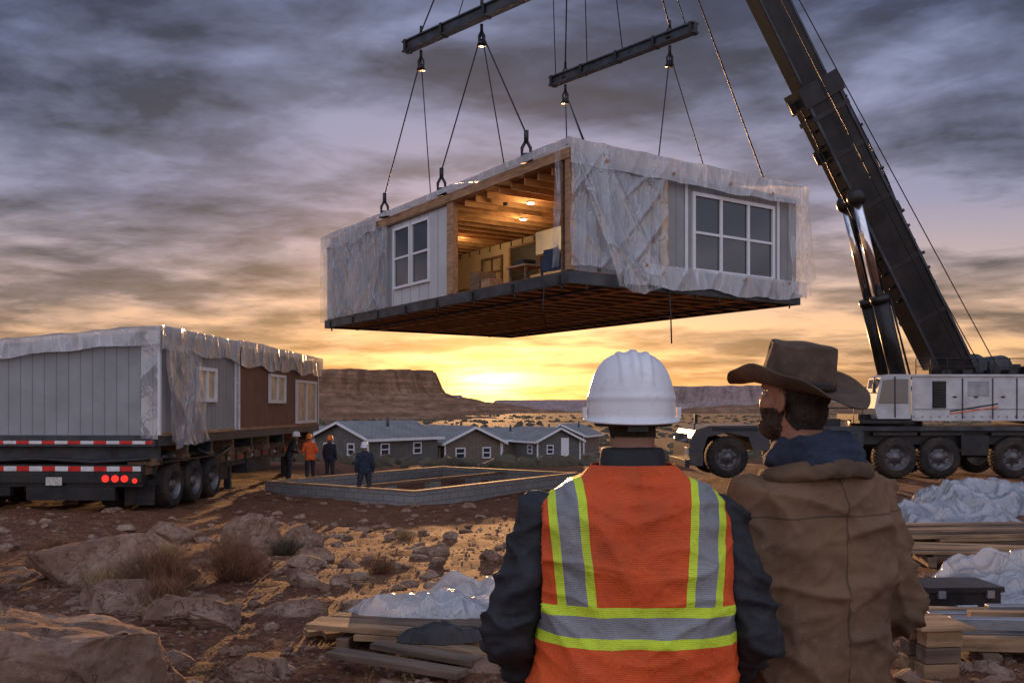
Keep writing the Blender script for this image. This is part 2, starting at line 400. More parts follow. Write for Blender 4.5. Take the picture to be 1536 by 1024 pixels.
for i in range(1500):
    y=4.2+26*rnd.random()**1.35; x=rnd.uniform(-.62,.62)*y*1.05
    if x>-.2 and y<4.5: continue
    s=rnd.choice([.03,.04,.05,.07,.09,.14])*rnd.uniform(.7,1.4)
    rock(b,(x,y,gz(x,y)+s*.15),(s*rnd.uniform(.8,1.4),s,s*.6),i+100,2,.3,np_=6)
b.obj('loose_stones')
b=B()
for i in range(9000):
    y=3.6+18*rnd.random()**1.6; x=rnd.uniform(-.62,.62)*y*1.05
    s=rnd.uniform(.007,.026)
    vs,fs=ico(1); sx,sy=rnd.uniform(.7,1.5),rnd.uniform(.7,1.3); z=gz(x,y)+s*.2
    b.add([V((x+v.x*s*sx*rnd.uniform(.75,1.2),y+v.y*s*sy,z+v.z*s*.7)) for v in vs],fs,ROCK)
b.obj('gravel')
TWIG=M('dry_twigs',(.18,.085,.042),.85,scale=4,var=.4,bump=0)
STRAW=M('dry_grass_blades',(.32,.21,.10),.85,scale=4,var=.4,bump=0)
SAGE=M('sage_leaves',(.080,.065,.038),.85,scale=.5,var=.45,bump=0)
def tuft(b,x,y,r,h,n,mat,w=.006,seed=0):
    rnd=random.Random(seed); z=gz(x,y)-.02
    for i in range(n):
        a=rnd.uniform(0,6.28); q=rnd.random()**.7
        p0=V((x+math.cos(a)*r*.35*q,y+math.sin(a)*r*.35*q,z))
        tip=V((x+math.cos(a)*r*q+rnd.gauss(0,.05),y+math.sin(a)*r*q,z+h*rnd.uniform(.3,1)*(1-.35*q)))
        mid=(p0+tip)/2+V((rnd.gauss(0,.05),rnd.gauss(0,.05),h*.12))
        s=V((-math.sin(a+rnd.uniform(-1,1)),math.cos(a),0))*w
        b.add([p0-s,p0+s,mid+s*.8,mid-s*.8,tip],[(0,1,2,3),(3,2,4)],mat)
        for _ in range(2):
            t2=mid.lerp(tip,rnd.random())+V((rnd.gauss(0,r*.2),rnd.gauss(0,r*.2),h*.2)); b.add([mid-s*.6,mid+s*.6,t2],[(0,1,2)],mat)
for i,(x,y,r,h,n,mt_) in enumerate([(-3.55,9.2,.6,.6,800,TWIG),(-3.0,9.9,.5,.55,600,TWIG),(-3.2,8.3,.42,.36,450,TWIG),(-4.0,9.0,.4,.4,350,STRAW),(-4.2,7.0,.35,.30,300,STRAW),
      (-5.4,9.0,.5,.35,500,SAGE),(-3.3,13.3,.4,.35,400,SAGE),(-3.9,12.5,.45,.42,450,TWIG),(-2.0,17,.35,.3,300,STRAW),(-6.5,13,.5,.45,450,TWIG),(-1.6,11,.3,.28,250,TWIG),(-2.9,7.6,.3,.26,250,STRAW),(-4.9,12.9,.4,.35,350,STRAW),(5.2,16,.5,.4,300,STRAW),(6.3,21,.5,.45,300,SAGE)]):
    b=B(); tuft(b,x,y,r,h,n,mt_,.003,i); b.obj('dry_shrub')
b=B()
for i in range(260):
    y=rnd.uniform(4.5,24); x=rnd.uniform(-.6,.6)*y
    tuft(b,x,y,rnd.uniform(.06,.2),rnd.uniform(.05,.17),24,rnd.choice([STRAW,TWIG,SAGE]),.0025,i+50)
b.obj('grass_tufts')
b=B()
for i in range(2600):
    y=44+500*rnd.random()**2.2; x=rnd.uniform(-.62,.62)*y
    if y<100 and -26<x<14: 
        if rnd.random()<.6: continue
    s=rnd.uniform(.25,.8)*(1+y/500); z=gz(x,y)
    vs,fs=ico(2)
    b.add([V((x+v.x*s*rnd.uniform(.6,1.25),y+v.y*s,z+max(-.1,v.z)*s*.7*rnd.uniform(.4,1.2))) for v in vs],fs,SAGE)
b.obj('desert_scrub')
# ---------------------------------------------------------------- mesas
def mesamat(name,lo,hi):
    m,nt,b=newmat(name)
    tc=nd(nt,'ShaderNodeTexCoord').outputs['Object']
    mp=nd(nt,'ShaderNodeMapping',{'Vector':tc,'Scale':(.02,.02,.35)}).outputs[0]
    n=ntex(nt,mp,1.5,6,.6); n2=ntex(nt,tc,.12,8,.7)
    c=ramp(nt,n,[(.35,lo),(.65,hi)]); c=mixc(nt,ramp(nt,n2,[(.4,.6),(.6,0.)]),c,tuple(x*.5 for x in lo))
    nt.links.new(c,b.inputs['Base Color']); b.inputs['Roughness'].default_value=1; b.inputs['Specular IOR Level'].default_value=0
    bp=nd(nt,'ShaderNodeBump',{'Strength':1.,'Distance':3.,'Height':n2}).outputs[0]
    nt.links.new(bp,b.inputs['Normal']); return m
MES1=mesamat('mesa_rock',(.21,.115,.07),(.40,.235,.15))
MES2=mesamat('hazed_mesa_rock',(.34,.25,.24),(.44,.33,.30))  # distance haze is painted into this paler rock colour
def mesa(name,cx,cy,rx,ry,h,seed,mat,top=.52,talus=.5,soft=0):
    b=B(); na=240; nr=50
    def fn(u,w):
        a=2*math.pi*u; d=V((math.cos(a),math.sin(a),0))
        k=1+.22*noise.noise(d*1.7+V((seed,0,0)))+.10*noise.noise(d*6+V((seed,3,0)))+.05*noise.noise(d*17+V((seed,5,0)))
        r=(1-w)
        kk=k+(.06*noise.noise(d*40+V((0,seed,0))) if r<top*1.3 else .03*noise.noise(d*30+V((2,seed,0))))
        if soft: z=(1-r)**1.3*1.0
        elif r>top+.05: z=talus*((1-r)/(1-top-.05))**1.35
        elif r>top: z=talus+(.97-talus)*((top+.05-r)/.05)
        else: z=.97+.03*(1-r/top)
        z+=(.04+.10*soft)*noise.noise(V((d.x*r*6,d.y*r*6,seed)))+(.02+.05*soft)*noise.noise(V((d.x*r*18,d.y*r*18,seed)))
        return V((d.x*rx*r*kk,d.y*ry*r*kk,-6+(h+6)*z))
    b.grid(fn,na,nr,mat)
    o=b.obj(name); o.location=(cx,cy,0); return o
mesa('mesa',-122,720,125,115,31,1.3,MES1,.46,.55)
mesa('mesa',-235,800,130,120,27,7.3,MES1,.5,.5)
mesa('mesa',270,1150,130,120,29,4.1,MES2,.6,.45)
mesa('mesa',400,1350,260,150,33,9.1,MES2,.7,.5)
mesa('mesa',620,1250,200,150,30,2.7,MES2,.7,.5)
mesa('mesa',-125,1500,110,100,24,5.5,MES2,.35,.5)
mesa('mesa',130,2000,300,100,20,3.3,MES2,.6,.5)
mesa('hills',-50,900,150,80,12,3.2,MES1,soft=1)
mesa('hills',-78,400,95,60,7.5,6.6,MES1,soft=1)
mesa('hills',60,1500,350,150,13,6.2,MES2,soft=1)
mesa('hills',260,800,220,60,9,1.2,MES1,soft=1)
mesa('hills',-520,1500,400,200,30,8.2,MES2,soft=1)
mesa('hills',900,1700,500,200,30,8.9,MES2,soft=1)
# ---------------------------------------------------------------- windows
def fbox(b,ax,out,pos,d0,d1,a0,a1,z0,z1,mat):
    p0,p1=sorted((pos+out*d0,pos+out*d1))
    if ax=='x': b.box(p0,p1,a0,a1,z0,z1,mat)
    else: b.box(a0,a1,p0,p1,z0,z1,mat)
def win(b,ax,out,pos,a0,a1,z0,z1,cols=2,sash=True,glass=None,fr=.08,mat=None):
    mat=mat or WHITE; g=glass or GLASS
    fbox(b,ax,out,pos,.0,.075,a0,a0+fr,z0,z1,mat); fbox(b,ax,out,pos,.0,.075,a1-fr,a1,z0,z1,mat)
    fbox(b,ax,out,pos,.0,.072,a0+fr,a1-fr,z1-fr,z1,mat); fbox(b,ax,out,pos,.0,.09,a0+fr,a1-fr,z0,z0+fr,mat)
    fbox(b,ax,out,pos,.006,.012,a0+fr,a1-fr,z0+fr,z1-fr,g)
    w=(a1-a0)/cols
    for i in range(1,cols): fbox(b,ax,out,pos,.012,.065,a0+w*i-fr*.5,a0+w*i+fr*.5,z0+fr,z1-fr,mat)
    if sash:
        zm=z0+(z1-z0)*.5
        for i in range(cols):
            l=a0+w*i+(fr if i==0 else fr*.5); r=a0+w*(i+1)-(fr if i==cols-1 else fr*.5)
            fbox(b,ax,out,pos,.012,.05,l,r,zm-.035,zm+.035,mat)
def ridge(q): return (1-min(1,abs(noise.noise(q))*2.2))**3
def sheet(b,o,U,W,nrm,nu,nv,amp,mat,seed=0,hang=0,gather=0,wav=1.,diag=.5):
    o=V(o);U=V(U);W=V(W);nrm=V(nrm).normalized();lu=U.length;lw=W.length
    def fn(a,c):
        cc=c*(1+hang*noise.noise(V((a*lu*.8,seed,3)))+hang*.12*noise.noise(V((a*lu*4,seed,7))))
        x=a*lu*wav;y=c*lw*wav
        bil=noise.noise(V((x*.7+y*diag*.6,y*.3,seed+9)))
        r1=ridge(V((x*.9+y*diag,y*.2,seed))); r2=ridge(V((x*1.1-y*diag*1.4,y*.35,seed+4))); r3=ridge(V((x*2.6+y*.3,y*.3,seed+2)))
        d=amp*(.45+.9*bil+.65*r1+.35*r2+.12*r3)
        return o+U*(a+gather*noise.noise(V((y*1.5,x,seed)))/lu)+W*cc+nrm*d
    b.grid(fn,nu,nv,mat)
# ---------------------------------------------------------------- hanging house
ang=math.radians(34)
HL=V((1.41,22.2,4.75)); hx=V((math.cos(ang),math.sin(ang),0)); hy=V((-math.sin(ang),math.cos(ang),0))
def HWp(x,y,z): return HL+hx*x+hy*y+V((0,0,z))
H=root('suspended_modular_house',HL,ang)
LX,LY,TH=8.5,15.2,3.36
b=B()
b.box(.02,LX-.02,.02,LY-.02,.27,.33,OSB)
b.box(.1,LX-.1,.1,LY-.1,.075,.09,GAPSHADE)
n=int(LY/.72)
for i in range(1,n):
    y=LY*i/n; b.box(.1,LX-.1,y-.045,y+.045,.03,.073,JOIST)
for x in (2.1,4.2,6.3): b.box(x-.05,x+.05,.1,LY-.1,-.01,.027,JOIST)
b.box(-.06,.1,-.06,LY+.06,.0,.30,STEEL); b.box(LX-.1,LX+.06,-.06,LY+.06,.0,.30,STEEL)
b.box(.1,LX-.1,-.06,.1,.0,.30,STEEL); b.box(.1,LX-.1,LY-.1,LY+.06,.0,.30,STEEL)
for x in (1.2,LX-1.2): b.box(x-.04,x+.04,.1,LY-.1,-.03,.027,STEEL)
for i in range(8):
    y=.3+i*2.05; b.box(-.1,-.06,y,y+.12,.02,.24,BLACK); b.tube([(-.02,y,0),(-.02,y,-.14)],.03,BLACK,8)
for i in range(5): b.tube([(.5+i*1.9,-.02,0),(.5+i*1.9,-.02,-.12)],.03,BLACK,8)
b.obj('floor_frame',H,.006)
b=B()
b.box(.03,.15,6.0,9.7,.33,3.05,SIDET); b.box(.03,.15,9.7,LY,.33,3.05,SIDE)
b.box(.15,LX-.15,.03,.15,.33,3.05,SIDE)
b.box(LX-.15,LX-.03,.03,LY,.33,3.05,SIDE); b.box(.15,LX-.15,LY-.15,LY-.03,.33,3.05,SIDE)
for y in (10.9,12.1,13.3,14.5): b.box(.0,.028,y,y+.09,.36,3.0,WOODD)
for x in (.9,1.8,2.7): b.box(x,x+.09,.0,.028,.36,3.0,WOODD)
b.obj('outer_walls',H)
b=B()
b.box(-.02,.16,5.62,5.98,.33,3.05,WOOD); b.box(-.02,.16,-.02,.17,.33,3.05,WOOD); b.box(.0,.1,.3,.36,.33,3.05,WOODD)
b.box(-.07,.16,-.05,LY-.6,3.05,3.3,WOOD)
b.box(-.05,.1,6.0,LY,3.003,3.047,WOODD)
for i in range(24):
    y=.35+i*.61
    b.box(.17,LX-.17,y-.02,y+.02,2.86,3.05,JOIST)
b.box(.16,LX-.03,.0,LY,3.054,3.09,OSB)
b.obj('roof_frame',H,.004)
b=B()
b.box(4.4,4.5,.16,12.8,.33,2.855,PLY); b.box(.16,4.4,12.8,12.9,.33,2.855,PLY)
b.box(.16,4.4,.155,.2,.33,2.855,PLY)
win(b,'x',-1,4.4,9.6,11.0,1.35,2.45,2,True,GLASSW,.08,WOODD)
b.box(4.33,4.4,7.3,9.0,.33,2.55,DOORD); 
for (a,c) in ((7.2,7.3),(9.0,9.1)): b.box(4.3,4.4,a,c,.33,2.62,WOOD)
b.box(4.3,4.4,7.2,9.1,2.55,2.62,WOOD)
b.box(3.9,4.4,5.4,6.9,2.0,2.75,WHITE); b.box(3.6,4.3,5.0,6.8,.33,1.3,PLY)
b.box(3.8,4.4,11.2,12.6,.33,1.3,PLY); b.box(3.77,4.4,11.15,12.65,1.304,1.35,WOODD)
b.box(2.2,2.3,.2,2.0,.33,2.855,PLY)
for i in range(9): b.box(4.36,4.395,6.95-.0+i*.7,6.99+i*.7,2.66,2.84,WOODD)
for i in range(4): b.box(.5,1.5,8.4+i*.1,8.8+i*.1,.7+i*.12,.76+i*.12,WOODD)
b.box(.5,1.1,5.0,5.5,.33,.95,WOODD); b.box(.55,1.0,4.5,4.95,.33,.7,WOOD)
b.box(.4,1.1,2.5,3.4,.80,.85,WOOD)
for (x,y) in ((.45,2.55),(1.0,2.55),(.45,3.3),(1.0,3.3)): b.box(x,x+.06,y,y+.06,.33,.80,WOODD)
b.box(.5,.9,2.7,3.1,.854,1.0,BLACK)
for (x,y) in ((1.4,3.65),(2.5,5.6)):
    b.tube([(x,y,2.80),(x,y,2.85)],.13,WHITE,20,False); b.tube([(x,y,2.785),(x,y,2.80)],.10,LAMP,20,False)
b.tube([(.9,4.2,2.78),(.9,4.2,2.86)],.07,BLACK,12)
b.obj('interior',H,.004)
b=B(); sheet(b,(.2,.35,.98),(0,.85,0),(-.1,0,-.62),(-1,0,0),24,24,.22,SHIRTN,seed=5,hang=.3)
b.obj('draped_blue_tarp',H)
for k,(x,y) in enumerate(((1.4,3.65),(2.5,5.6),(2.6,9.5))):  # third light is extra, with no downlight fitting
    l=bpy.data.lights.new('interior_point_light','POINT'); l.energy=34; l.color=(1,.68,.36); l.shadow_soft_size=.08
    o=bpy.data.objects.new('interior_point_light',l); o.parent=H; o.location=(x,y,2.6); sc.collection.objects.link(o)
b=B()
win(b,'x',-1,.03,7.05,8.25,.85,2.85,1,True); win(b,'x',-1,.03,8.32,9.5,.85,2.85,1,True)
win(b,'y',-1,.03,4.15,7.45,.62,2.78,3,True,fr=.1)
b.box(3.0,3.3,.0,.027,.36,3.0,M('bare_stud_panel',(.42,.30,.17),.7))
for (x0,x1) in ((3.9,4.0),(7.6,7.7)): b.box(x0,x1,.0,.027,.36,3.0,WHITE)
b.obj('windows',H,.004)
b=B()
sheet(b,(-.08,9.75,3.05),(0,5.5,0),(0,0,-2.75),(-1,0,0),150,80,.09,PLAS,1,.06,diag=.9)
sheet(b,(-.11,9.5,2.95),(0,2.6,0),(0,1.5,-2.5),(-1,0,0),70,70,.09,PLAS,2,.10)
sheet(b,(-.09,12.0,3.0),(0,3.2,0),(0,-.6,-2.7),(-1,0,0),90,70,.10,PLAS,31,.10)
sheet(b,(-.16,-.2,3.46),(0,LY+.3,0),(0,0,-.14),(-1,0,0),220,5,.04,PLASO,3,.5)
sheet(b,(-.13,10.5,3.42),(0,4.8,0),(0,0,-.50),(-1,0,0),90,16,.05,PLASO,13,.4)
sheet(b,(-.12,-.12,3.45),(3.15,0,0),(0,0,-3.05),(0,-1,0),110,110,.10,PLAS,4,.07,diag=.8)
sheet(b,(-.14,-.15,3.35),(1.7,0,0),(1.5,0,-3.35),(0,-1,0),60,110,.11,PLAS,11,.10,diag=.2)
sheet(b,(-.15,-.20,3.47),(LX+.3,0,0),(0,0,-.60),(0,-1,0),200,24,.06,PLASO,5,.2)
sheet(b,(1.6,-.12,.66),(LX-1.4,0,0),(0,0,-.56),(0,-1,0),150,24,.08,PLASO,6,.35)
sheet(b,(7.85,-.13,3.2),(.85,0,0),(.12,0,-2.9),(0,-1,0),40,80,.10,PLAS,7,.05)
sheet(b,(LX+.1,-.2,3.4),(0,4,0),(.35,0,-2.6),(1,0,0),80,60,.14,PLAS,8,.15)
sheet(b,(-.2,.0,3.3),(0,.28,0),(0,.1,-2.9),(-1,0,0),14,80,.06,PLAS,14,.02)
sheet(b,(-.2,LY+.12,3.4),(LX+.4,0,0),(0,0,-3.2),(0,1,0),80,40,.1,PLAS,9,.05)
sheet(b,(-.18,-.2,3.43),(LX+.4,0,0),(0,LY+.4,0),(0,0,1),110,170,.05,PLASO,10,0)
b.obj('plastic_wrap',H)
b=B()
for t,z in ((.9,3.0),(3.15,3.02),(5.3,3.05),(7.0,3.0),(2.2,.55),(5.9,.48),(7.7,.5)): b.box(t,t+.09,-.315,-.305,z,z+.08,WOOD)
b.obj('batten_patches',H)
b=B()
b.tube([(-.1,.9,.1),(-.12,.95,-.5),(-.05,.92,-1.0)],.018,BLACK,6)
b.tube([(3.2,-.1,.1),(3.25,-.12,-.6),(3.3,-.1,-1.35)],.02,BLACK,6)
b.tube([(5.1,-.1,.0),(5.1,-.12,-.35)],.015,BLACK,6)
b.obj('loose_straps',H)
# ---------------------------------------------------------------- rigging
R=root('lifting_rigging',(1.8,27,24))
b=B()
def rope(p,q,r=.022): b.tube([p,q],r,CABLE,6)
HK=V((1.8,27,24))
def ibeam(p,q,w,h):
    p=V(p);q=V(q)
    b.beam(p+V((0,0,h/2-.02)),q+V((0,0,h/2-.02)),w,.045,STEEL); b.beam(p-V((0,0,h/2-.02)),q-V((0,0,h/2-.02)),w,.045,STEEL)
    b.beam(p,q,w*.55,h-.09,STEEL)
    d=(q-p).normalized()
    for k in (0.02,.98,.5,.25,.75):
        c=p.lerp(q,k); b.beam(c-d*.05,c+d*.05,w*1.15,h*1.1,BLACK)
ibeam((-3.35,28.45,12.95),(1.9,23.2,12.95),.26,.34); ibeam((1.3,30.35,12.55),(5.25,25.95,12.55),.26,.30)
def shackle(c,s=1.):
    c=V(c)
    b.tube([c+V((0,0,.35*s)),c+V((-.09*s,0,.18*s)),c+V((-.09*s,0,.02)),c+V((.09*s,0,.02)),c+V((.09*s,0,.18*s)),c+V((0,0,.35*s))],.035*s,BLACK,8)
    b.tube([c+V((0,0,.3*s)),c+V((0,0,.55*s))],.05*s,BLACK,8)
    b.tube([c+V((0,0,-.12*s)),c+V((0,0,.06*s))],[.16*s,.09*s],BLACK,8)
E1=V((-2.8,28.0,12.75));M1=V((-.87,26.1,12.75));R0=V((1.75,29.85,12.35));R1=V((4.62,26.65,12.35))
for top,tg in ((E1,[(.1,10.4),(.35,7.6)]),(M1,[(.1,6.5),(.1,2.0),(.6,3.7)]),(R0,[(.1,.25),(.6,.15),(.9,.4)]),(R1,[(3.1,.2),(4.8,.15)])):
    shackle(top-V((0,0,.55)),.9)
    for i,(x,y) in enumerate(tg):
        q=HWp(x,y,3.55)
        if x==.1 and top!=R0: shackle(q,1.25); rope(top-V((0,0,.3)),q+V((0,0,.6)))
        else: rope(top-V((0,0,.3)),q-V((0,0,.1)),.017)
    shackle(top+V((0,0,.25)),.8); rope(top+V((0,0,.5)),HK); 
for p,q in (((1.45,30.2,12.7),(1.0,28.5,24)),((2.4,29.1,12.7),(1.9,27,24)),((3.4,28,12.7),(1.9,27,24)),((-1.6,26.7,13.1),(1.6,27,24)),((5.0,26.2,12.7),(1.8,27,24))): rope(p,q,.015)
rope(HWp(7.2,.1,3.45),HK,.022)
b.ell(HK,(.35,.25,.5),BLACK); b.tube([HK,HK+V((0,0,2))],.06,CABLE)
b.obj('spreader_beams_and_slings',R,off=HK)
# ---------------------------------------------------------------- crane
CL=V((12,31.5,-.6)); C=root('mobile_crane',CL)
b=B()
y0,y1=30.0,33.0
b.box(8.6,18.6,y0+.25,y1-.25,.50,.95,BLACK); b.box(8.4,18.4,y0,y1,.96,1.10,STEEL)
b.box(9.0,11.6,y0,y0+.5,.45,.955,STEEL); 
for x in (10.7,15.3): b.box(x-.5,x+.4,y0-.02,y1+.02,.15,.8,BLACK)
for x in (10.8,17.9):
    b.box(x-.12,x+.12,y0-.25,y0+.05,-.1,.75,STEEL); b.box(x-.3,x+.3,y0-.4,y0+.1,-.62,-.54,BLACK); b.box(x-.07,x+.07,y0-.2,y0-.05,-.54,-.1,CHROME)
for x in (9.7,12.7,14.15,16.6): b.box(x-.78,x+.78,y0+.03,y1-.03,.80,.90,BLACK)
for x in (7.12,9.7,12.7,14.15,16.6):
    b.wheel((x,y0+.28,.08),.68,.5,'y',-1); b.wheel((x,y1-.28,.08),.68,.5,'y',1)
    b.tube([(x,y0+.5,.08),(x,y1-.5,.08)],.12,BLACK)
for i in range(6): b.box(9.0+i*.42,9.3+i*.42,y0-.012,y0-.002,.5,.85,BLACK)
b.tube([(8.5,y0+.1,1.1),(8.5,y0+.1,1.7),(11.3,y0+.1,1.7),(11.3,y0+.1,1.1)],.02,BLACK,6)
b.box(9.2,11.0,y0+.5,y1-.5,1.10,1.35,BLACK)
b.obj('carrier_chassis_and_wheels',C,off=CL)
b=B()
prof=[(5.85,-.05),(5.85,.62),(6.05,.98),(6.5,1.12),(8.3,1.14),(8.5,1.0),(8.5,.3),(7.95,.3),(7.8,.75),(7.1,.9),(6.45,.75),(6.3,.3),(6.3,-.2),(5.95,-.2)]
n=len(prof)
vs=[V((x,y,z)) for y in (y0,y1) for x,z in prof]
b.add(vs,[tuple(range(n)),tuple(range(2*n-1,n-1,-1))]+[(i,(i+1)%n,n+(i+1)%n,n+i) for i in range(n)],M('dark_grey_cab_paint',(.05,.055,.065),.35,.2,dirt=.3))
b.box(6.6,8.1,y0-.012,y0-.003,.95,1.08,GLASS); b.box(5.84,5.849,y0+.3,y1-.3,.55,.85,GLASS)
b.box(5.78,5.85,y0+.1,y0+.5,.15,.4,TAPEW); b.box(5.7,5.86,y0,y1,-.25,.0,BLACK)
b.tube([(6.0,y0-.25,1.3),(6.0,y0,1.0)],.02,BLACK); b.box(5.95,6.05,y0-.35,y0-.2,1.2,1.5,BLACK)
b.obj('carrier_cab',C,.03,off=CL)
b=B()
b.tube([(12.9,31.5,1.10),(12.9,31.5,1.3)],1.2,BLACK,30)
b.box(11.6,18.2,30.5,32.5,1.3,1.5,BLACK)
b.box(13.25,17.3,30.15,30.9,1.28,2.75,CRANEW); b.box(13.25,17.3,32.1,32.8,1.3,2.7,CRANEW)
b.box(17.32,18.5,30.1,32.9,1.15,3.1,BLACK); b.box(16.3,17.3,30.95,32.05,1.5,3.2,BLACK)
b.box(13.2,17.3,30.1,30.95,2.752,2.82,CRANEW)
for i in range(9): b.box(13.95,14.35,30.10,30.146,1.75+i*.095,1.80+i*.095,BLACK)
b.box(13.92,14.38,30.142,30.148,1.7,2.6,BLACK)
for x in (14.9,15.9,16.7): b.box(x,x+.04,30.13,30.148,1.35,2.7,STEEL)
b.box(13.3,17.25,30.13,30.147,1.66,1.675,STEEL)
for x in (14.6,15.3,16.2,17.0): b.box(x,x+.12,30.125,30.14,2.05,2.1,BLACK)
b.beam((14.5,30.14,1.6),(16.1,30.14,1.85),.03,.04,BLACK); b.beam((14.5,30.14,1.52),(16.1,30.14,1.74),.03,.03,ORANGE)
b.box(15.1,15.8,30.135,30.148,2.1,2.6,M('panel_grey',(.3,.31,.33),.4))
for i in range(14): b.box(13.3+i*.28,13.33+i*.28,30.13,30.148,1.4,1.44,STEEL)
for i in range(8): b.tube([(13.4+i*.52,30.2,2.8),(13.4+i*.52,30.2,3.35)],.018,BLACK,6)
b.tube([(13.4,30.2,3.35),(17.05,30.2,3.35)],.018,BLACK,6); b.tube([(13.4,30.2,3.08),(17.05,30.2,3.08)],.014,BLACK,6)
b.box(14.2,16.6,31.0,32.0,1.5,3.0,BLACK); b.tube([(15.7,30.9,3.1),(15.7,32.1,3.1)],.45,STEEL,20); b.tube([(16.6,30.9,3.1),(16.6,32.1,3.1)],.4,STEEL,20)
for x in (14.3,15.0,15.9,16.5): b.box(x,x+.3,30.25,30.7,2.82,2.98,BLACK)
b.obj('engine_house_and_counterweight',C,.012,off=CL)
b=B()
cp=[(12.05,1.35),(11.95,1.7),(12.15,2.72),(12.4,2.82),(13.15,2.82),(13.15,1.35)]
n=len(cp); vs=[V((x,y,z)) for y in (30.0,31.0) for x,z in cp]
b.add(vs,[tuple(range(n)),tuple(range(2*n-1,n-1,-1))]+[(i,(i+1)%n,n+(i+1)%n,n+i) for i in range(n)],CRANEW)
gl=[(12.08,1.85),(12.22,2.62),(12.6,2.66),(12.6,1.85)]
b.add([V((x,29.994,z)) for x,z in gl],[(0,1,2,3)],GLASS); b.box(12.66,13.06,29.990,29.996,1.85,2.66,GLASS)
b.add([V((11.985,30.08,1.8)),V((11.985,30.92,1.8)),V((12.13,30.92,2.66)),V((12.13,30.08,2.66))],[(0,1,2,3)],GLASS)
b.beam((12.62,29.98,1.4),(12.62,29.98,2.75),.03,.03,BLACK); b.box(11.4,13.2,29.85,30.6,1.2,1.3,BLACK)
b.tube([(11.5,29.9,1.3),(11.5,29.9,2.2),(12.0,29.9,2.2)],.018,BLACK,6)
b.tube([(12.1,29.95,2.6),(11.85,29.8,2.7),(11.85,29.8,2.4)],.02,BLACK,6); b.box(11.8,11.9,29.76,29.84,2.2,2.5,BLACK)
b.obj('operator_cab',C,.01,off=CL)
b=B()
D=(V((8.16,29,14.7))-V((14.92,31,2.99)))
b0=V((14.92,31.0,2.99))-D*.06
def bp(t): return V((14.92,31.0,2.99))+D*t
upb=V((0,-1,0))
b.beam(b0,bp(.76),1.22,1.05,BOOM,upb); b.beam(bp(.76),bp(1.5),.95,.85,BOOM,upb); b.beam(bp(1.5),bp(2.0),.75,.65,BOOM,upb)
b.beam(bp(.735),bp(.785),1.42,1.2,BLACK,upb); b.beam(bp(.70),bp(.712),1.32,1.14,BLACK,upb)
for t in (.15,.3,.46,.6): b.beam(bp(t),bp(t+.012),1.26,1.09,BLACK,upb)
dn=D.normalized(); sd=dn.cross(upb).normalized(); fw=V((0,-1,0))
for sgn in (-1,1):
    b.beam(bp(-.03)+sd*sgn*.56+fw*.50,bp(.74)+sd*sgn*.56+fw*.50,.09,.14,STEEL,upb)
    b.beam(bp(.79)+sd*sgn*.43+fw*.40,bp(1.5)+sd*sgn*.43+fw*.40,.07,.1,STEEL,upb)
for k in range(14):
    t=.22+k*.038
    for sgn in (-1,1): b.tube([bp(t)+sd*sgn*.62+fw*.3,bp(t)+sd*sgn*(.72+.05*(k%3))+fw*.35],.05,BLACK,8)
b.tube([bp(.36)+sd*.7+fw*.2,bp(.5)+sd*.8+fw*.25,bp(.74)+sd*.78+fw*.2,bp(.8)+sd*.5],.03,BLACK,6)
b.tube([bp(.3)-sd*.7+fw*.2,bp(.45)-sd*.78+fw*.25,bp(.74)-sd*.7+fw*.2],.03,BLACK,6)
for t,sg in ((.755,-1),(.765,1),(.5,1),(.42,1),(.56,1),(.62,-1)):
    p=bp(t)+sd*sg*.72; b.beam(p-dn*.14,p+dn*.14,.28,.3,BLACK,upb); b.tube([p-dn*.2+sd*sg*.15,p+dn*.25+sd*sg*.15],.06,BLACK,8)
for p,q in (((8.3,28.6,14.75),(15.7,30.6,3.2)),((8.9,28.6,14.75),(16.3,30.6,3.1)),((8.25,28.4,14.75),(14.9,30.0,3.2))):
    p=V(p);q=V(q); rope_d=(p-q); b.tube([q,q+rope_d*1.6],.02,CABLE,6)
b.obj('telescopic_boom',C,.02,off=CL)
b=B()
for yo in (30.25,31.2):
    base=V((13.0,yo+.15,2.3)); att=bp(.47)-sd*.0+V((-.62,yo-30.9,0)); m=base.lerp(att,.48)
    b.tube([base,m],.27,BLACK,20); b.tube([m-(m-base)*.03,m+(m-base)*.04],.31,BLACK,20)
    b.tube([m,att],.155,CHROME,18); b.ell(att,(.3,.3,.3),BLACK)
    b.tube([base+V((.3,-.1,.3)),m+V((.3,-.1,0))],.035,BLACK)
b.obj('lift_cylinders',C,off=CL)
# ---------------------------------------------------------------- trailer with modules
T0=V((-8.6,22,-.83)); T=root('flatbed_trailer',T0,math.radians(-2.3))
b=B()
def tape(x0,x1,y,z,h=.11,L=.32):
    x=x0;i=0
    while x<x1-.02:
        b.box(x,min(x+L,x1),y-.012,y,z,z+h,TAPER if i%2 else TAPEW); x+=L;i+=1
b.box(-7.0,-.45,.2,15.5,.97,1.12,WOODD)
b.box(-7.0,-.35,.05,.2,.62,1.16,BLACK); tape(-7,-.4,.05,1.0,.12)
b.box(-.5,-.35,.2,15.5,.9,1.16,WOODD); b.box(-.62,-.5,.2,15.5,.72,.968,STEEL)
for i in range(18): b.box(-.37,-.3,.6+i*.85,.68+i*.85,.86,1.18,STEEL)
for i in range(12): b.box(-.345,-.335,.9+i*1.2,1.2+i*1.2,.95,1.03,TAPER if i%2 else TAPEW)
for x in (-5.6,-3.6,-1.6): b.box(x-.09,x+.09,.2,15,.55,.965,BLACK)
b.box(-7.0,-.35,-.05,.05,.72,.96,BLACK); b.box(-3.2,-1.0,-.03,.12,.30,.62,BLACK); b.box(-6.8,-3.6,-.03,.12,.40,.62,BLACK)
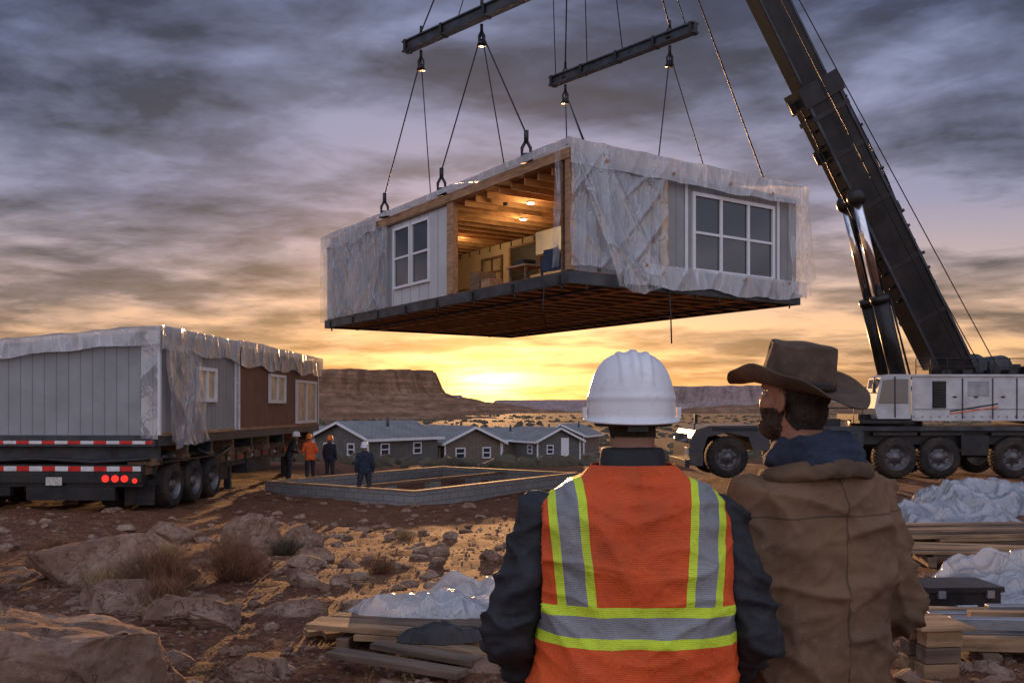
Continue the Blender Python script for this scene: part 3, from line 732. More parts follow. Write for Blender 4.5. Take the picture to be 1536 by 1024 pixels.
for x in (-.75,-.98,-1.22): b.tube([(x,-.05,.83),(x,-.085,.83)],.085,TAIL,20,False)
b.tube([(-.5,-.05,.78),(-.5,-.08,.78)],.06,TAIL,14,False)
for x in (-4.5,-4.75): b.tube([(x,-.05,.83),(x,-.085,.83)],.085,TAIL,20,False)
b.box(-2.7,-2.3,-.055,-.045,.66,.86,M('licence_plate',(.5,.48,.42),.5,scale=25,var=.4))
b.box(-.95,-.2,.35,.40,.15,.75,RUBBER)
for y in (1.25,2.6,3.95):
    b.wheel((-.30,y,.575),.575,.5,'x',1); b.wheel((-4.9,y,.575),.575,.5,'x',-1)
    b.tube([(-.5,y,.575),(-4.7,y,.575)],.09,BLACK); b.wheel((-1.6,y,.575),.575,.4,'x',1)
b.box(-.75,-.02,.55,4.7,1.172,1.21,BLACK)
for y in (6.5,12.6):
    b.box(-.7,-.5,y,y+.15,0.02,.95,STEEL); b.box(-.8,-.4,y-.1,y+.25,0,.05,STEEL)
b.box(-1.2,-.5,5.5,6.3,.35,.9,BLACK); b.box(-1.3,-.45,8.0,10.5,.4,.88,STEEL)
b.box(-3.2,-1,15.5,18.5,1.3,1.6,BLACK); b.beam((-2,14.5,1.0),(-2,16,1.45),1.2,.25,BLACK)
b.obj('trailer_frame',T,.008)
b=B()
for i in range(9):
    y=.4+i*1.75
    b.box(-6.8,-.12,y,y+.14,1.22,1.58,WOODD if i%2 else STEEL); b.box(-.8,-.15,y-.2,y+.35,1.13,1.30,WOODD)
b.box(-7.0,-.05,.03,.17,1.60,1.86,STEEL); tape(-7,-.1,.03,1.66,.08)
b.box(-.14,.0,.17,15.6,1.60,1.85,STEEL)
b.box(-6.9,-6.7,.17,15.6,1.60,1.85,STEEL); b.box(-6.7,-.14,.17,15.5,1.75,1.84,OSB)
b.tube([(-.2,.1,1.3),(-1.5,.0,1.22),(-3,.05,1.3),(-5,.0,1.2),(-7,.05,1.3)],.05,BLACK)
b.tube([(-.2,3.0,1.4),(-.1,4.2,1.1),(-.15,5.5,1.35)],.06,BLACK); b.ell((-.2,1.0,1.3),(.22,.35,.16),BLACK)
b.obj('module_support_frame',T,.006)
def module(name,y0,y1,mat_side,mat_rear,wins):
    g=root(name); g.parent=T
    b=B()
    zt=lambda x:4.42+x*.085
    xs=-6.9
    vs=[V((x,y,z)) for y in (y0,y1) for x,z in ((xs,1.87),(0,1.87),(0,zt(0)),(xs,zt(xs)))]
    b.add(vs,[(0,1,2,3)],mat_rear); b.add(vs,[(1,5,6,2)],mat_side); b.add(vs,[(5,4,7,6),(4,0,3,7),(3,2,6,7),(0,4,5,1)],mat_side)
    b.box(-.03,.03,y0-.03,y0+.07,1.87,zt(0),WHITE); b.box(.0,.03,y1-.1,y1,1.87,4.4,WHITE)
    b.box(.0,.035,y0+.08,y1-.11,1.85,1.93,WOOD)
    b.obj('walls',g)
    b=B()
    for (a,c,z0,z1,cols,gl) in wins: win(b,'x',1,0.0,a,c,z0,z1,cols,False,gl,.1)
    if wins: b.obj('windows',g,.004)
    return g
m1=module('modular_house_section',0.17,5.6,SIDE,SIDE,[(2.5,3.9,2.7,3.65,2,GLASSW)])
m2=module('modular_house_section',5.85,15.5,SIDEB,SIDEB,[(8.8,10.7,2.7,3.7,2,GLASSW),(12.1,15.0,1.95,3.6,2,GLASSW)])
b=B()
sheet(b,(-7,.02,4.52-.6),(7.1,0,.6),(0,0,-.42),(0,-1,0),170,14,.05,PLASO,21,.25)
sheet(b,(.06,.02,4.55),(0,5.6,0),(0,0,-.60),(1,0,0),110,20,.07,PLASO,22,.3)
sheet(b,(.05,.05,4.0),(0,2.4,0),(0,.5,-2.3),(1,0,0),80,80,.12,PLAS,23,.1)
sheet(b,(.08,.05,4.1),(0,1.6,0),(0,1.0,-2.5),(1,0,0),60,80,.12,PLAS,33,.1)
sheet(b,(.12,.05,4.1),(0,1.0,0),(0,.7,-2.6),(1,0,0),40,80,.12,PLAS,34,.1)
sheet(b,(-.35,.0,4.4),(.42,0,0),(0,0,-2.6),(0,-1,0),14,60,.07,PLAS,24,.03)
sheet(b,(-7,-.02,4.5-.6),(7.1,0,.6),(0,5.8,.0),(0,0,1),120,80,.05,PLASO,25)
b.obj('plastic_wrap',m1)
b=B()
sheet(b,(.06,5.75,4.58),(0,9.9,0),(0,0,-.75),(1,0,0),190,24,.08,PLASO,26,.25)
sheet(b,(-7,5.7,4.55-.6),(7.1,0,.6),(0,9.9,.0),(0,0,1),110,130,.06,PLASO,27)
sheet(b,(-.3,5.68,4.55),(.4,0,0),(0,0,-2.5),(0,-1,0),14,50,.08,PLAS,28,.03)
b.obj('plastic_wrap',m2)
# ---------------------------------------------------------------- foundation
FA=math.radians(55); F0=V((-2.76,25.8,-1.2)); F=root('block_foundation',F0,FA)
b=B(); fl,fw_=9.0,6.4
b.box(0,fl,0,.2,-.3,.52,BLOCK); b.box(0,fl,fw_-.2,fw_,-.3,.52,BLOCK); b.box(0,.2,.2,fw_-.2,-.3,.52,BLOCK); b.box(fl-.2,fl,.2,fw_-.2,-.3,.52,BLOCK)
b.obj('block_walls',F)
b=B()
b.box(-.02,fl+.02,-.02,.18,.522,.56,WOOD); b.box(-.02,fl+.02,fw_-.18,fw_+.02,.522,.56,WOOD); b.box(-.02,.18,.18,fw_-.18,.522,.56,WOOD); b.box(fl-.18,fl+.02,.18,fw_-.18,.522,.56,WOOD)
for i in range(1,4): b.box(fl*i/4-.2,fl*i/4+.2,2.9,3.3,0,.4,BLOCK)
b.box(.3,fl-.3,3.05,3.15,.402,.5,WOODD)
b.obj('sill_plates',F,.004)
# ---------------------------------------------------------------- distant houses
def gable(x,y,yaw,L,W,h,rh,wm,wins):
    g=root('manufactured_home',(x,y,gz(x,y)-.1),math.radians(yaw))
    b=B(); hw,hl=W/2,L/2
    vs=[V(p) for p in ((-hw,-hl,0),(hw,-hl,0),(hw,-hl,h),(0,-hl,h+rh),(-hw,-hl,h),(-hw,hl,0),(hw,hl,0),(hw,hl,h),(0,hl,h+rh),(-hw,hl,h))]
    b.add(vs,[(0,1,2,3,4),(9,8,7,6,5),(1,6,7,2),(0,4,9,5)],wm)
    b.box(-hw-.02,hw+.02,-hl-.02,hl+.02,-.3,.25,BLOCK)
    b.obj('walls',g)
    b=B(); e=.35; k=rh/hw
    for s in (-1,1):
        p=[V((0,-hl-e,h+rh+.03)),V((0,hl+e,h+rh+.03)),V((s*(hw+e),hl+e,h-e*k+.03)),V((s*(hw+e),-hl-e,h-e*k+.03))]
        b.add(p+[q+V((0,0,.1)) for q in p],[(0,1,2,3),(4,7,6,5),(0,3,7,4),(2,1,5,6),(3,2,6,7),(1,0,4,5)],ROOFM)
        b.beam((0,-hl-e-.02,h+rh+.02),(s*(hw+e),-hl-e-.02,h-e*k+.02),.06,.16,WHITE)
        b.box(min(s*(hw+e),s*(hw+e+.05)),max(s*(hw+e),s*(hw+e+.05)),-hl-e,hl+e,h-e*k-.08,h-e*k+.1,WHITE)
    b.tube([(hw*.4,0,h+rh*.5),(hw*.4,0,h+rh+.35)],.09,STEEL)
    b.obj('roof',g)
    b=B()
    for (ax,a,c,z0,z1) in wins:
        if ax=='f': win(b,'y',-1,-hl,a,c,z0,z1,1,True)
        elif ax=='r': win(b,'x',1,hw,a,c,z0,z1,1,True)
        elif ax=='d': b.box(a,c,-hl-.05,-hl,.2,2.2,WHITE)
        else: win(b,'x',-1,-hw,a,c,z0,z1,1,True)
    for s in (-1,1): b.box(s*hw-.06,s*hw+.06,-hl-.03,-hl+.03,.25,h,WHITE)
    b.obj('windows_and_trim',g)
    return g
gable(-9.2,62,-38,6.5,5.2,1.95,.95,HW1,[('f',-1.6,-.6,.8,1.6),('f',.7,1.4,.8,1.6),('r',-2.2,-1.4,.8,1.6),('r',.8,1.6,.8,1.6),('l',-3,-1.8,.8,1.6)])
gable(-4.6,68,32,7,4.6,2.0,1.0,HW2,[('f',-1.5,-.7,.8,1.6),('f',.7,1.4,.8,1.6),('l',-2.8,-2.0,.8,1.6),('l',0,.8,.8,1.6)])
gable(-14.6,74,60,8,5,2.1,1.0,HW1,[('f',-1.4,-.6,.8,1.6)])
gable(-.6,84,-60,6,4.6,2.0,.9,HW2,[('r',-2.4,-1.6,.8,1.6),('r',.4,1.2,.8,1.6),('f',-1,-.2,.8,1.6)])
gable(2.6,82,30,6,4.4,2.0,1.0,HW1,[('f',-1.3,-.6,.8,1.6),('d',.2,1.0,0,0),('l',-2.2,-1.4,.8,1.6)])
gable(6.0,94,-20,6,4.6,2.1,1.0,HW2,[('f',-1.5,-.7,.8,1.6),('f',.6,1.3,.8,1.6)])
# ---------------------------------------------------------------- piles of materials
def heap(name,x,y,rx,ry,h,seed,rz=0,mat=None,pw=4.):
    g=root(name,(x,y,gz(x,y)-.02),rz); b=B()
    def fn(u,w):
        a=2*math.pi*u; c_,s_=math.cos(a),math.sin(a)
        r=w*(1+.22*noise.noise(V((c_*1.5,s_*1.5,seed)))*w+.12*noise.noise(V((c_*6,s_*6,seed)))*w**3)
        px=math.copysign(abs(c_)**.75,c_)*r*rx; py=math.copysign(abs(s_)**.75,s_)*r*ry
        k=1/max(rx,.3)
        q=V((px,py,seed))
        z=h*(1-w**pw)*(.85+.65*noise.noise(q*1.7*k)+.30*noise.noise(q*3.8*k))
        am=min(h,.35)*min(1,(1-w)*5+.15)
        z+=am*(.40*ridge(V((q.x*1.1,q.y*2.2,seed)))+.28*ridge(V((q.x*2.2+q.y*1.6,q.y*1.2,seed+3)))+.09*ridge(q*5))
        return V((px+.05*noise.noise(q*4),py+.05*noise.noise(q*4+V((7,0,0))),max(.01,z)))
    b.grid(fn,200,60,mat or PLASP)
    b.obj('sheeting',g)
    if mat is None:
        b=B(); r2=random.Random(int(seed*10)); L=rx*1.25
        nl=max(1,int(h*.55/.06)); nw=max(2,int(ry*1.1/.16))
        for l in range(nl):
            for i in range(nw):
                o=r2.gauss(0,.06); 
                b.box(-L/2+o,L/2+o,(i-nw/2)*.16,(i-nw/2)*.16+.145,l*.06+.01,l*.06+.06,r2.choice([WOODX,WOODXD,STEELG]))
        b.obj('wrapped_lumber',g,.003)
    return g
def planks(name,x,y,z,rz,n,layers,L,w=.14,t=.04,mat=WOOD,mat2=WOODD,seed=0,jit=.06,base=True):
    g=root(name,(x,y,z),rz); rnd=random.Random(seed); b=B()
    zz=.0
    if base:
        for k in (-.35,.35): b.box(L*k-.05,L*k+.05,-n*w*.55,n*w*.55,-.12,.0,WOODD)
    for l in range(layers):
        for i in range(n):
            if rnd.random()<.2 and l==layers-1: continue
            o=rnd.gauss(0,jit*L*.7); a=rnd.gauss(0,jit*.45); ll=L*rnd.uniform(.7,1.08)
            Tm=Matrix.Translation(V((o,(i-n/2+.5)*w*1.08+rnd.gauss(0,.006),zz+t/2+l*(t+.005)+.0005*i)))@Matrix.Rotation(a,4,'Z')@Matrix.Rotation(rnd.gauss(0,.006),4,'Y')
            b.box(-ll/2,ll/2,-w/2,w/2,-t/2,t/2,rnd.choice([mat,mat,mat2]),Tm)
    b.obj('planks',g,.003); return g
WOODX=M('lumber_long_grain',(.27,.165,.09),.8,scale=2,stretch=(1,7,7),bump=.3,var=.5,dirt=.4)
WOODXD=M('lumber_long_grain_dark',(.12,.08,.055),.85,scale=2,stretch=(1,7,7),bump=.3,var=.5,dirt=.3)
heap('plastic_sheeting_pile',10.5,20.3,1.6,1.0,.62,3.1); heap('plastic_sheeting_pile',8.0,16.6,1.3,.7,.40,8.3)
heap('plastic_sheeting_pile',12.2,19,1.6,1.0,.5,5.5)
planks('lumber_stack',7.1,13.4,gz(7,13.4)+.12,.08,7,5,3.4,mat=WOODX,mat2=WOODXD,seed=1)
planks('lumber_stack',6.3,11.6,gz(6.3,11.6)+.1,-.18,5,2,2.8,mat=WOODX,mat2=WOODXD,seed=2,jit=.1)
heap('plastic_sheeting_pile',5.15,9.4,.85,.45,.24,2.2,.1)
heap('plastic_sheeting_pile',4.6,8.5,.5,.3,.10,12.2,.1)
cz=gz(3.55,7.5); g=root('black_tool_crate',(3.62,7.5,cz+.10),.05); b=B()
b.box(-.30,.30,-.2,.2,.04,.24,BLACK); b.box(-.32,.32,-.22,.22,.243,.285,BLACK)
for s in (-1,1): b.box(s*.2-.03,s*.2+.03,-.235,-.2,.2,.26,STEELG); b.box(s*.24-.05,s*.24+.05,-.18,.18,-.03,.04,WOODXD)
b.tube([(-.08,-.205,.14),(-.08,-.24,.14),(.08,-.24,.14),(.08,-.205,.14)],.01,STEELG,6)
b.obj('crate_body',g,.008)
planks('lumber_stack',3.75,7.45,cz-.02,.03,4,2,1.6,mat=WOODX,mat2=WOODXD,seed=5,base=False)
g=root('steel_beam_pile',(3.9,6.4,gz(3.9,6.4)+.16),-.12); b=B()
for i in range(7):
    y=-.45+i*.15; a=(i%3)*.02
    b.beam((-1.0+a*4,y,.03),(1.5,y+a,.05),.09,.09,STEELG if i%2 else WOODX); 
for x in (-.7,.7): b.box(x-.06,x+.06,-.55,.55,-.16,-.02,WOODXD)
for i in range(3): b.beam((-.9+.2*i,-.35+i*.22,.14),(1.5,-.3+i*.26,.15),.08,.08,WOODX if i%2 else STEELG)
b.obj('beams',g,.005)
g=root('timber_block_stack',(2.72,5.95,gz(2.7,5.95)),.1); b=B()
for l in range(3):
    for k in (-1,1): b.box(-.12+.01*l,.12+.01*l,k*.1-.06,k*.1+.06,l*.105,.1+l*.105,WOODX if (l+k)%2 else WOODXD)
b.box(-.16,.2,-.2,.2,.32,.345,WOODX)
b.obj('blocks',g,.006)
planks('lumber_stack',-.66,6.75,gz(-.6,6.75)+.10,-.25,5,2,1.35,mat=WOODX,mat2=WOODXD,seed=7,jit=.14)
planks('lumber_stack',-.60,6.0,gz(-.6,6.0)+.04,-.55,4,1,1.0,mat=WOODX,mat2=WOODXD,seed=9,jit=.16,base=False)
planks('lumber_stack',-1.15,7.1,gz(-1.15,7.1)+.05,.5,3,1,.8,mat=WOODX,mat2=WOODXD,seed=12,jit=.14,base=False)
o=heap('plastic_sheeting_roll',-.62,7.0,.66,.22,.17,6.6,-.15,pw=3); o.location.z+=.20
o=heap('plastic_sheeting_roll',-.35,7.3,.70,.26,.25,9.6,-.1,pw=3); o.location.z+=.17
o=heap('crumpled_black_tarp',-.45,6.35,.36,.16,.09,4.4,.2,BLACK); o.location.z+=.12
# ---------------------------------------------------------------- people
def union(b,name,parent,voxel,it,mats,matf=None,disp=None):
    o=b.obj(name,None)
    md=o.modifiers.new('r','REMESH'); md.mode='VOXEL'; md.voxel_size=voxel; md.use_smooth_shade=True
    s=o.modifiers.new('s','SMOOTH'); s.factor=.5; s.iterations=it
    dg=bpy.context.evaluated_depsgraph_get(); dg.update()
    me=bpy.data.meshes.new_from_object(o.evaluated_get(dg))
    o.modifiers.clear(); o.data=me; me.materials.clear()
    for m in mats: me.materials.append(m)
    cen=[(p.index,p.center.copy()) for p in me.polygons]
    if matf:
        for i,c in cen: me.polygons[i].material_index=matf(c)
    else:
        me.polygons.foreach_set('material_index',[0]*len(me.polygons))
    if disp:
        ds=[v.co+v.normal*disp(v.co) for v in me.vertices]
        for v,c in zip(me.vertices,ds): v.co=c
    me.polygons.foreach_set('use_smooth',[True]*len(me.polygons))
    if parent: o.parent=parent
    return o
def interp(rings,z):
    if z<=rings[0][0]: return rings[0]
    for a,c in zip(rings,rings[1:]):
        if z<=c[0]:
            t=(z-a[0])/(c[0]-a[0]); t=t*t*(3-2*t)*.5+t*.5
            return tuple(a[i]+(c[i]-a[i])*t for i in range(5))
    return rings[-1]
def dense(rings,n=60):
    z0,z1=rings[0][0],rings[-1][0]; return [(z0+(z1-z0)*i/n,)+interp(rings,z0+(z1-z0)*i/n)[1:] for i in range(n+1)]
def hand(b,w,d,side,mat,curl=.5,s=1.):
    w=V(w);d=V(d).normalized(); lat=V((0,1,0)); lat=(lat-d*lat.dot(d)).normalized(); nr=d.cross(lat)*side
    pin=-nr if nr.x*side>0 else nr
    b.tube([w-d*.03*s,w+d*.02*s,w+d*.06*s,w+d*.09*s],[.027*s,.034*s,.042*s,.038*s],mat,12,flat=.5,up=tuple(nr))
    for k,(o,L) in enumerate(((.03,.072),(.011,.082),(-.009,.076),(-.029,.06))):
        p=w+d*.085*s+lat*o*s; c=curl
        q=p+(d*math.cos(c*.4)+pin*math.sin(c*.4))*L*.45*s; r=q+(d*math.cos(c*1.2)+pin*math.sin(c*1.2))*L*.32*s; e=r+(d*math.cos(c*2)+pin*math.sin(c*2))*L*.25*s
        b.tube([p,q,r,e],[.0095*s,.009*s,.008*s,.006*s],mat,8)
    p=w+d*.03*s+lat*.032*s; q=p+(d*.6+lat*.6+pin*.2).normalized()*.04*s; e=q+(d*.85+lat*.2+pin*.3).normalized()*.032*s
    b.tube([p,q,e],[.013*s,.011*s,.008*s],mat,8)
def head(parent,loc,yaw,pitch=0,beard=False,hair=True,voxel=.0045,s=1.,roll=0):
    g=root('head',loc,rot=(pitch,roll,yaw)); g.parent=parent; g.scale=(s,s,s)
    b=B()
    b.ell((0,-.012,.035),(.076,.098,.09),SKIN,16,24); b.ell((0,.03,-.035),(.060,.068,.082),SKIN,16,24)
    b.ell((0,-.045,-.035),(.060,.052,.06),SKIN,16,24)
    b.ell((0,.066,-.093),(.026,.024,.022),SKIN); b.tube([(0,.088,.022),(0,.106,-.012),(0,.109,-.022)],[.009,.012,.013],SKIN)
    b.ell((.011,.099,-.026),(.010,.010,.008),SKIN); b.ell((-.011,.099,-.026),(.010,.010,.008),SKIN)
    b.tube([(-.042,.076,.028),(0,.09,.03),(.042,.076,.028)],[.010,.013,.010],SKIN)
    b.tube([(-.022,.085,-.054),(0,.094,-.053),(.022,.085,-.054)],[.006,.009,.006],SKIN); b.tube([(-.02,.083,-.066),(0,.091,-.067),(.02,.083,-.066)],[.006,.009,.006],SKIN)
    for sx in (-1,1):
        b.ell((sx*.048,.05,-.02),(.022,.03,.028),SKIN)
        T_=Matrix.Rotation(sx*.35,3,'Z'); b.ell((sx*.080,-.012,-.008),(.008,.021,.033),SKIN,T=T_); b.ell((sx*.074,-.002,-.03),(.008,.012,.014),SKIN)
    b.tube([(0,-.02,-.05),(0,-.03,-.10),(0,-.035,-.2)],[.060,.058,.060],SKIN,20)
    if beard:
        b.ell((0,.052,-.085),(.050,.050,.040),SKIN); b.ell((0,.03,-.07),(.062,.05,.045),SKIN)
    def mf(c):
        if hair and c.z>-.082+.9*max(0,c.y+.05)-.25*max(0,abs(c.x)-.04) and (c.y<-.01) and not(abs(c.x)>.079): return 1
        if hair and c.z>.062: return 1
        if beard and c.y>-.005 and c.z<-.03-.12*max(0,c.y-.06) and not(c.y>.078 and -.074<c.z<-.046 and abs(c.x)<.024) and c.z>-.15 and not (c.z>-.045 and c.y>.09): return 2
        return 0
    def dp(c):
        k=mf(c); return (.003+.003*noise.noise(c*120) if k==1 else (.002+.005*noise.noise(c*150) if k==2 else 0))
    union(b,'head_skin_and_hair',g,voxel,4,[SKIN,HAIR,BEARD],mf,dp)
    b=B()
    for sx in (-1,1): b.ell((sx*.031,.074,.006),(.0115,.0115,.0115),EYE); b.ell((sx*.031,.0835,.006),(.005,.003,.005),HAIR)
    b.obj('eyes',g); return g
def hardhat(g,mat):
    b=B(); rx,ry=.116,.142
    def fn(u,w):
        th=2*math.pi*u
        if w<.12:
            k=w/.12; f=1.0+.085*(1-k); z=-.040+.010*k**.5; pk=.05*max(0,math.sin(th))**3*(1-k)+.008*(1-k)
            return V(((rx*f)*math.cos(th),(ry*f+pk)*math.sin(th)-.004,z-.008*max(0,-math.sin(th))))
        ph=(w-.12)/.88*math.pi/2; r=max(0,math.cos(ph))**.66; x=rx*r*math.cos(th); y=ry*r*math.sin(th); z=-.030+.168*math.sin(ph)**.95
        fade=sst(.35,.7,ph)
        rib=.0075*fade*(math.exp(-(x/.011)**4))+.005*fade*(math.exp(-((abs(x)-.034)/.007)**4))
        side=.003*math.exp(-((ph-.28)/.05)**2)
        n=V((x/rx**2,y/ry**2,z/.18**2+1e-6)).normalized()
        return V((x,y,z))+n*(rib+side)+V((0,-.004,0))
    b.grid(fn,120,60,mat)
    for sx in (-1,1): b.box(min(sx*.118,sx*.127),max(sx*.118,sx*.127),-.03,.02,-.035,-.005,mat)
    b.obj('hard_hat',g,sol=.003)
    b=B(); b.tube([(.1*math.cos(t),.125*math.sin(t)-.01,-.048) for t in [math.pi*1.1+i*math.pi*.8/10 for i in range(11)]],.007,BLACK,8); b.box(-.025,.025,-.142,-.125,-.066,-.044,BLACK)
    b.obj('hat_suspension',g)
def cowboy(g):
    b=B(); rx,ry=.090,.110
    def crown(u,w):
        th=2*math.pi*u; c_,s_=math.cos(th),math.sin(th)
        if w<.62:
            k=w/.62; f=1-.12*k**1.6; z=.112*k
            pinch=.018*k*math.exp(-((abs(c_)-.62)/.25)**2)*max(0,s_)
            return V(((rx*f-pinch)*c_,(ry*f)*s_,z+.012*k*s_*s_))
        k=(w-.62)/.38; f=.88*(1-k)
        x=rx*f*c_; y=ry*f*s_
        edge=math.exp(-((k)/.25)**2); dip=-.035*math.exp(-(x/.030)**2)*(1-edge*.75)*(1 if abs(y)<.08 else .8)
        z=.112+.012*s_*s_*(1-k)+.014*math.sin(min(1,k*3)*math.pi/2)+dip
        return V((x,y,z))
    b.grid(lambda u,w:crown(u,w)+V((.004*noise.noise(crown(u,w)*22),.004*noise.noise(crown(u,w)*19+V((5,0,0))),.004*noise.noise(crown(u,w)*15))),96,56,FELT)
    def brim(u,w):
        th=2*math.pi*u; c_,s_=math.cos(th),math.sin(th)
        ox,oy=.180,.208
        r=w; x=(rx+(ox-rx)*r)*c_; y=(ry+(oy-ry)*r)*s_
        z=.052*abs(c_)**2.2*r**1.9-.024*abs(s_)**3*r**1.3+.012*noise.noise(V((c_*2,s_*2,1)))*r
        x-=math.copysign(.018*abs(c_)**2*r**3,c_)
        return V((x,y,z))
    b.grid(brim,120,18,FELT)
    b.obj('hat_felt',g,sol=.004)
    b=B()
    def band(u,w):
        th=2*math.pi*u; z=.004+.024*w; f=1-.12*((z/.112))**1.6+.022
        return V((rx*f*math.cos(th),ry*f*math.sin(th),z))
    b.grid(band,72,3,BAND); b.box(-rx-.006,-rx+.002,-.012,.012,.004,.03,STEELG); b.obj('hat_band',g,sol=.002)
RN=[(.84,.165,.12,0,0),(.93,.185,.13,0,0),(1.04,.175,.12,0,0),(1.2,.185,.125,0,0),(1.34,.205,.13,0,0),(1.41,.20,.115,0,0),(1.46,.155,.09,0,0),(1.50,.09,.07,0,0),(1.55,.06,.058,0,.0)]
def human(name,loc,yaw,top,pants=PANTS,rings=RN,arms=None,legs=None,lean=0,hem=.84,voxel=.016,it=4,mats=None,wr=.004,hx_=(0,.02,1.665),hyaw=0,hpitch=0,beard=False,hat=None,glove=SKIN,armr=(.066,.058,.05,.042),hs=1.,scale=1.,neck=True,bodyfn=None,hvox=.008,hroll=0,near=False,damp=0):
    g=root(name,loc,yaw); g.scale=(scale,)*3
    b=B(); rr=[(z,a,c,cx,cy+lean*max(0,z-.9)) for z,a,c,cx,cy in dense(rings)]
    b.loft(rr,top)
    arms=arms or {-1:[(-.185,0,1.41),(-.25,-.02,1.14),(-.25,.06,.9)],1:[(.185,0,1.41),(.25,-.02,1.14),(.25,.06,.9)]}
    legs=legs or {-1:[(-.1,0,.88),(-.12,.02,.5),(-.125,-.02,.1)],1:[(.1,0,.88),(.12,.02,.5),(.125,-.02,.1)]}
    for s in (-1,1):
        a=[V(p)+V((0,lean*max(0,V(p).z-.9),0)) for p in arms[s]]
        m1_=a[0].lerp(a[1],.5); m2_=a[1].lerp(a[2],.5)
        b.limb([a[0],m1_,a[1],m2_,a[2]],[armr[0],armr[1]*1.03,armr[1]*.95,armr[2],armr[3]],top)
        l=[V(p) for p in legs[s]]
        b.limb([l[0],l[0].lerp(l[1],.5),l[1],l[1].lerp(l[2],.4),l[2]],[.098,.088,.066,.066,.055],pants)
        b.limb([l[2]+V((0,-.03,-.045)),l[2]+V((0,.07,-.05)),l[2]+V((s*.01,.16,-.06))],[.05,.047,.036],BOOT)
    if bodyfn: bodyfn(b)
    def mf(c):
        if c.z<.14: return 2
        if c.z<hem and abs(c.x)<.20+.0*c.z: return 1
        return 0
    def dp(c):
        if near:
            sl=sst(.20,.27,abs(c.x)); sg=math.copysign(1,c.x)
            qs=V((c.x*5,c.y*5,c.z*17+c.x*6*sg)); qb=V((c.x*6+c.z*3,c.y*5,c.z*5))
            qd=V((c.x*4-c.z*6*sg,c.y*3,c.z*7)); qf=V((c.x*13+c.z*7*sg,c.y*10,c.z*21))
            r=wr*(1.5*sl*(ridge(qs)-.25)+(1-sl*.6)*(1.1*(ridge(qd)-.25)+.9*(ridge(qb)-.25))+.4*(ridge(qf)-.25)+.8*noise.noise(c*4)+.25*noise.noise(c*24))
            return r*(1-damp*(1-sl))-(.006*damp*(1-sl))
        q=V((c.x*7,c.y*7,c.z*13))
        return wr*((1-2*abs(noise.noise(q)))*.9+(1-2*abs(noise.noise(q*2.1+V((3,1,7)))))*.45+.3*noise.noise(c*4))
    union(b,'clothed_body',g,voxel,it,[top,pants,BOOT],mf,dp)
    b=B()
    for s in (-1,1):
        a=[V(p)+V((0,lean*max(0,V(p).z-.9),0)) for p in arms[s]]; hand(b,a[2]+(a[2]-a[1]).normalized()*.02,(a[2]-a[1])+V((0,0,-.1)),s,glove)
    b.obj('hands',g)
    hl=V(hx_)+V((0,lean*.75,0))
    hg=head(g,hl,hyaw,hpitch,beard,True,hvox,hs,hroll)
    if hat=='white': hardhat(hg,HATW)
    if hat=='orange': hardhat(hg,HATO)
    if hat=='cowboy':
        e=root('cowboy_hat',(0,-.005,.034),rot=(.10,0,0)); e.parent=hg; cowboy(e)
    return g,hg
def torso_vest(g,rings,off,mat,z0,z1,a_top,sol=.003,lean=0,n=150,seed=1,amp=.006,name='hi_vis_vest'):
    b=B()
    def fn(u,w):
        z=z0+(z1-z0)*w
        r=interp(rings,z); t=2*math.pi*u+math.pi/2; c_,s_=math.cos(t),math.sin(t); pw=2.6
        fx=r[1]+off; fy=r[2]+off
        if z<1.15: fx+=.02*(1.15-z)/.3; fy+=.02*(1.15-z)/.3
        p=V((r[3]+fx*math.copysign(abs(c_)**(2/pw),c_),r[4]+lean*max(0,z-.9)+fy*math.copysign(abs(s_)**(2/pw),s_),z+off*.6*sst(1.40,1.50,z)))
        nn=V((c_/fx,s_/fy,0)).normalized()
        sg=math.copysign(1,p.x)
        d=amp*(1.3*(ridge(V((p.x*7+p.z*2,p.y*3,p.z*1.8+seed)))-.25)+1.1*(ridge(V((p.x*4-sg*p.z*5,p.y*3,p.z*5+seed+4)))-.25)+.8*(ridge(V((p.x*5,p.y*4,p.z*12+seed)))-.2)+.35*(ridge(V((p.x*14+p.z*4,p.y*9,p.z*9+seed)))-.2)+1.0*noise.noise(p*4))
        d+=.008*math.exp(-(p.x/.05)**2)*-1*sst(1.1,1.3,z)*(1-sst(1.4,1.5,z))
        return p+nn*d
    def sk(c): return c.z>1.17 and abs(c.x)>a_top+.012*noise.noise(V((0,0,c.z*7)))
    b.grid(fn,300,n,mat,skip=sk)
    return b.obj(name,g,sol=sol)
R1_=[(.80,.215,.155,0,0),(.93,.235,.165,0,0),(1.05,.238,.16,0,0),(1.2,.242,.155,0,0),(1.33,.248,.152,0,0),(1.41,.240,.135,0,-.005),(1.455,.215,.112,0,-.01),(1.49,.165,.09,0,-.012),(1.52,.115,.078,0,-.012),(1.555,.082,.072,0,-.01),(1.60,.068,.066,0,-.008)]
def collar1(b):
    b.loft([(1.52,.095,.090,0,-.008),(1.56,.090,.086,0,-.004),(1.585,.087,.083,0,0),(1.605,.084,.080,0,.002)],JACK)
ar={-1:[(-.222,0,1.405),(-.330,-.04,1.13),(-.25,.17,.95)],1:[(.222,0,1.405),(.305,-.04,1.13),(.24,.17,.95)]}
g1,h1=human('worker_in_hi_vis_vest',(.313,2.37,0),0,JACK,rings=R1_,arms=ar,voxel=.0085,it=4,wr=.013,hx_=(0,.028,1.708),hat='white',armr=(.080,.077,.068,.05),hvox=.004,bodyfn=collar1,hem=.80,near=True,damp=.9)
torso_vest(g1,R1_,.019,VEST,.80,1.545,.238,amp=.009)
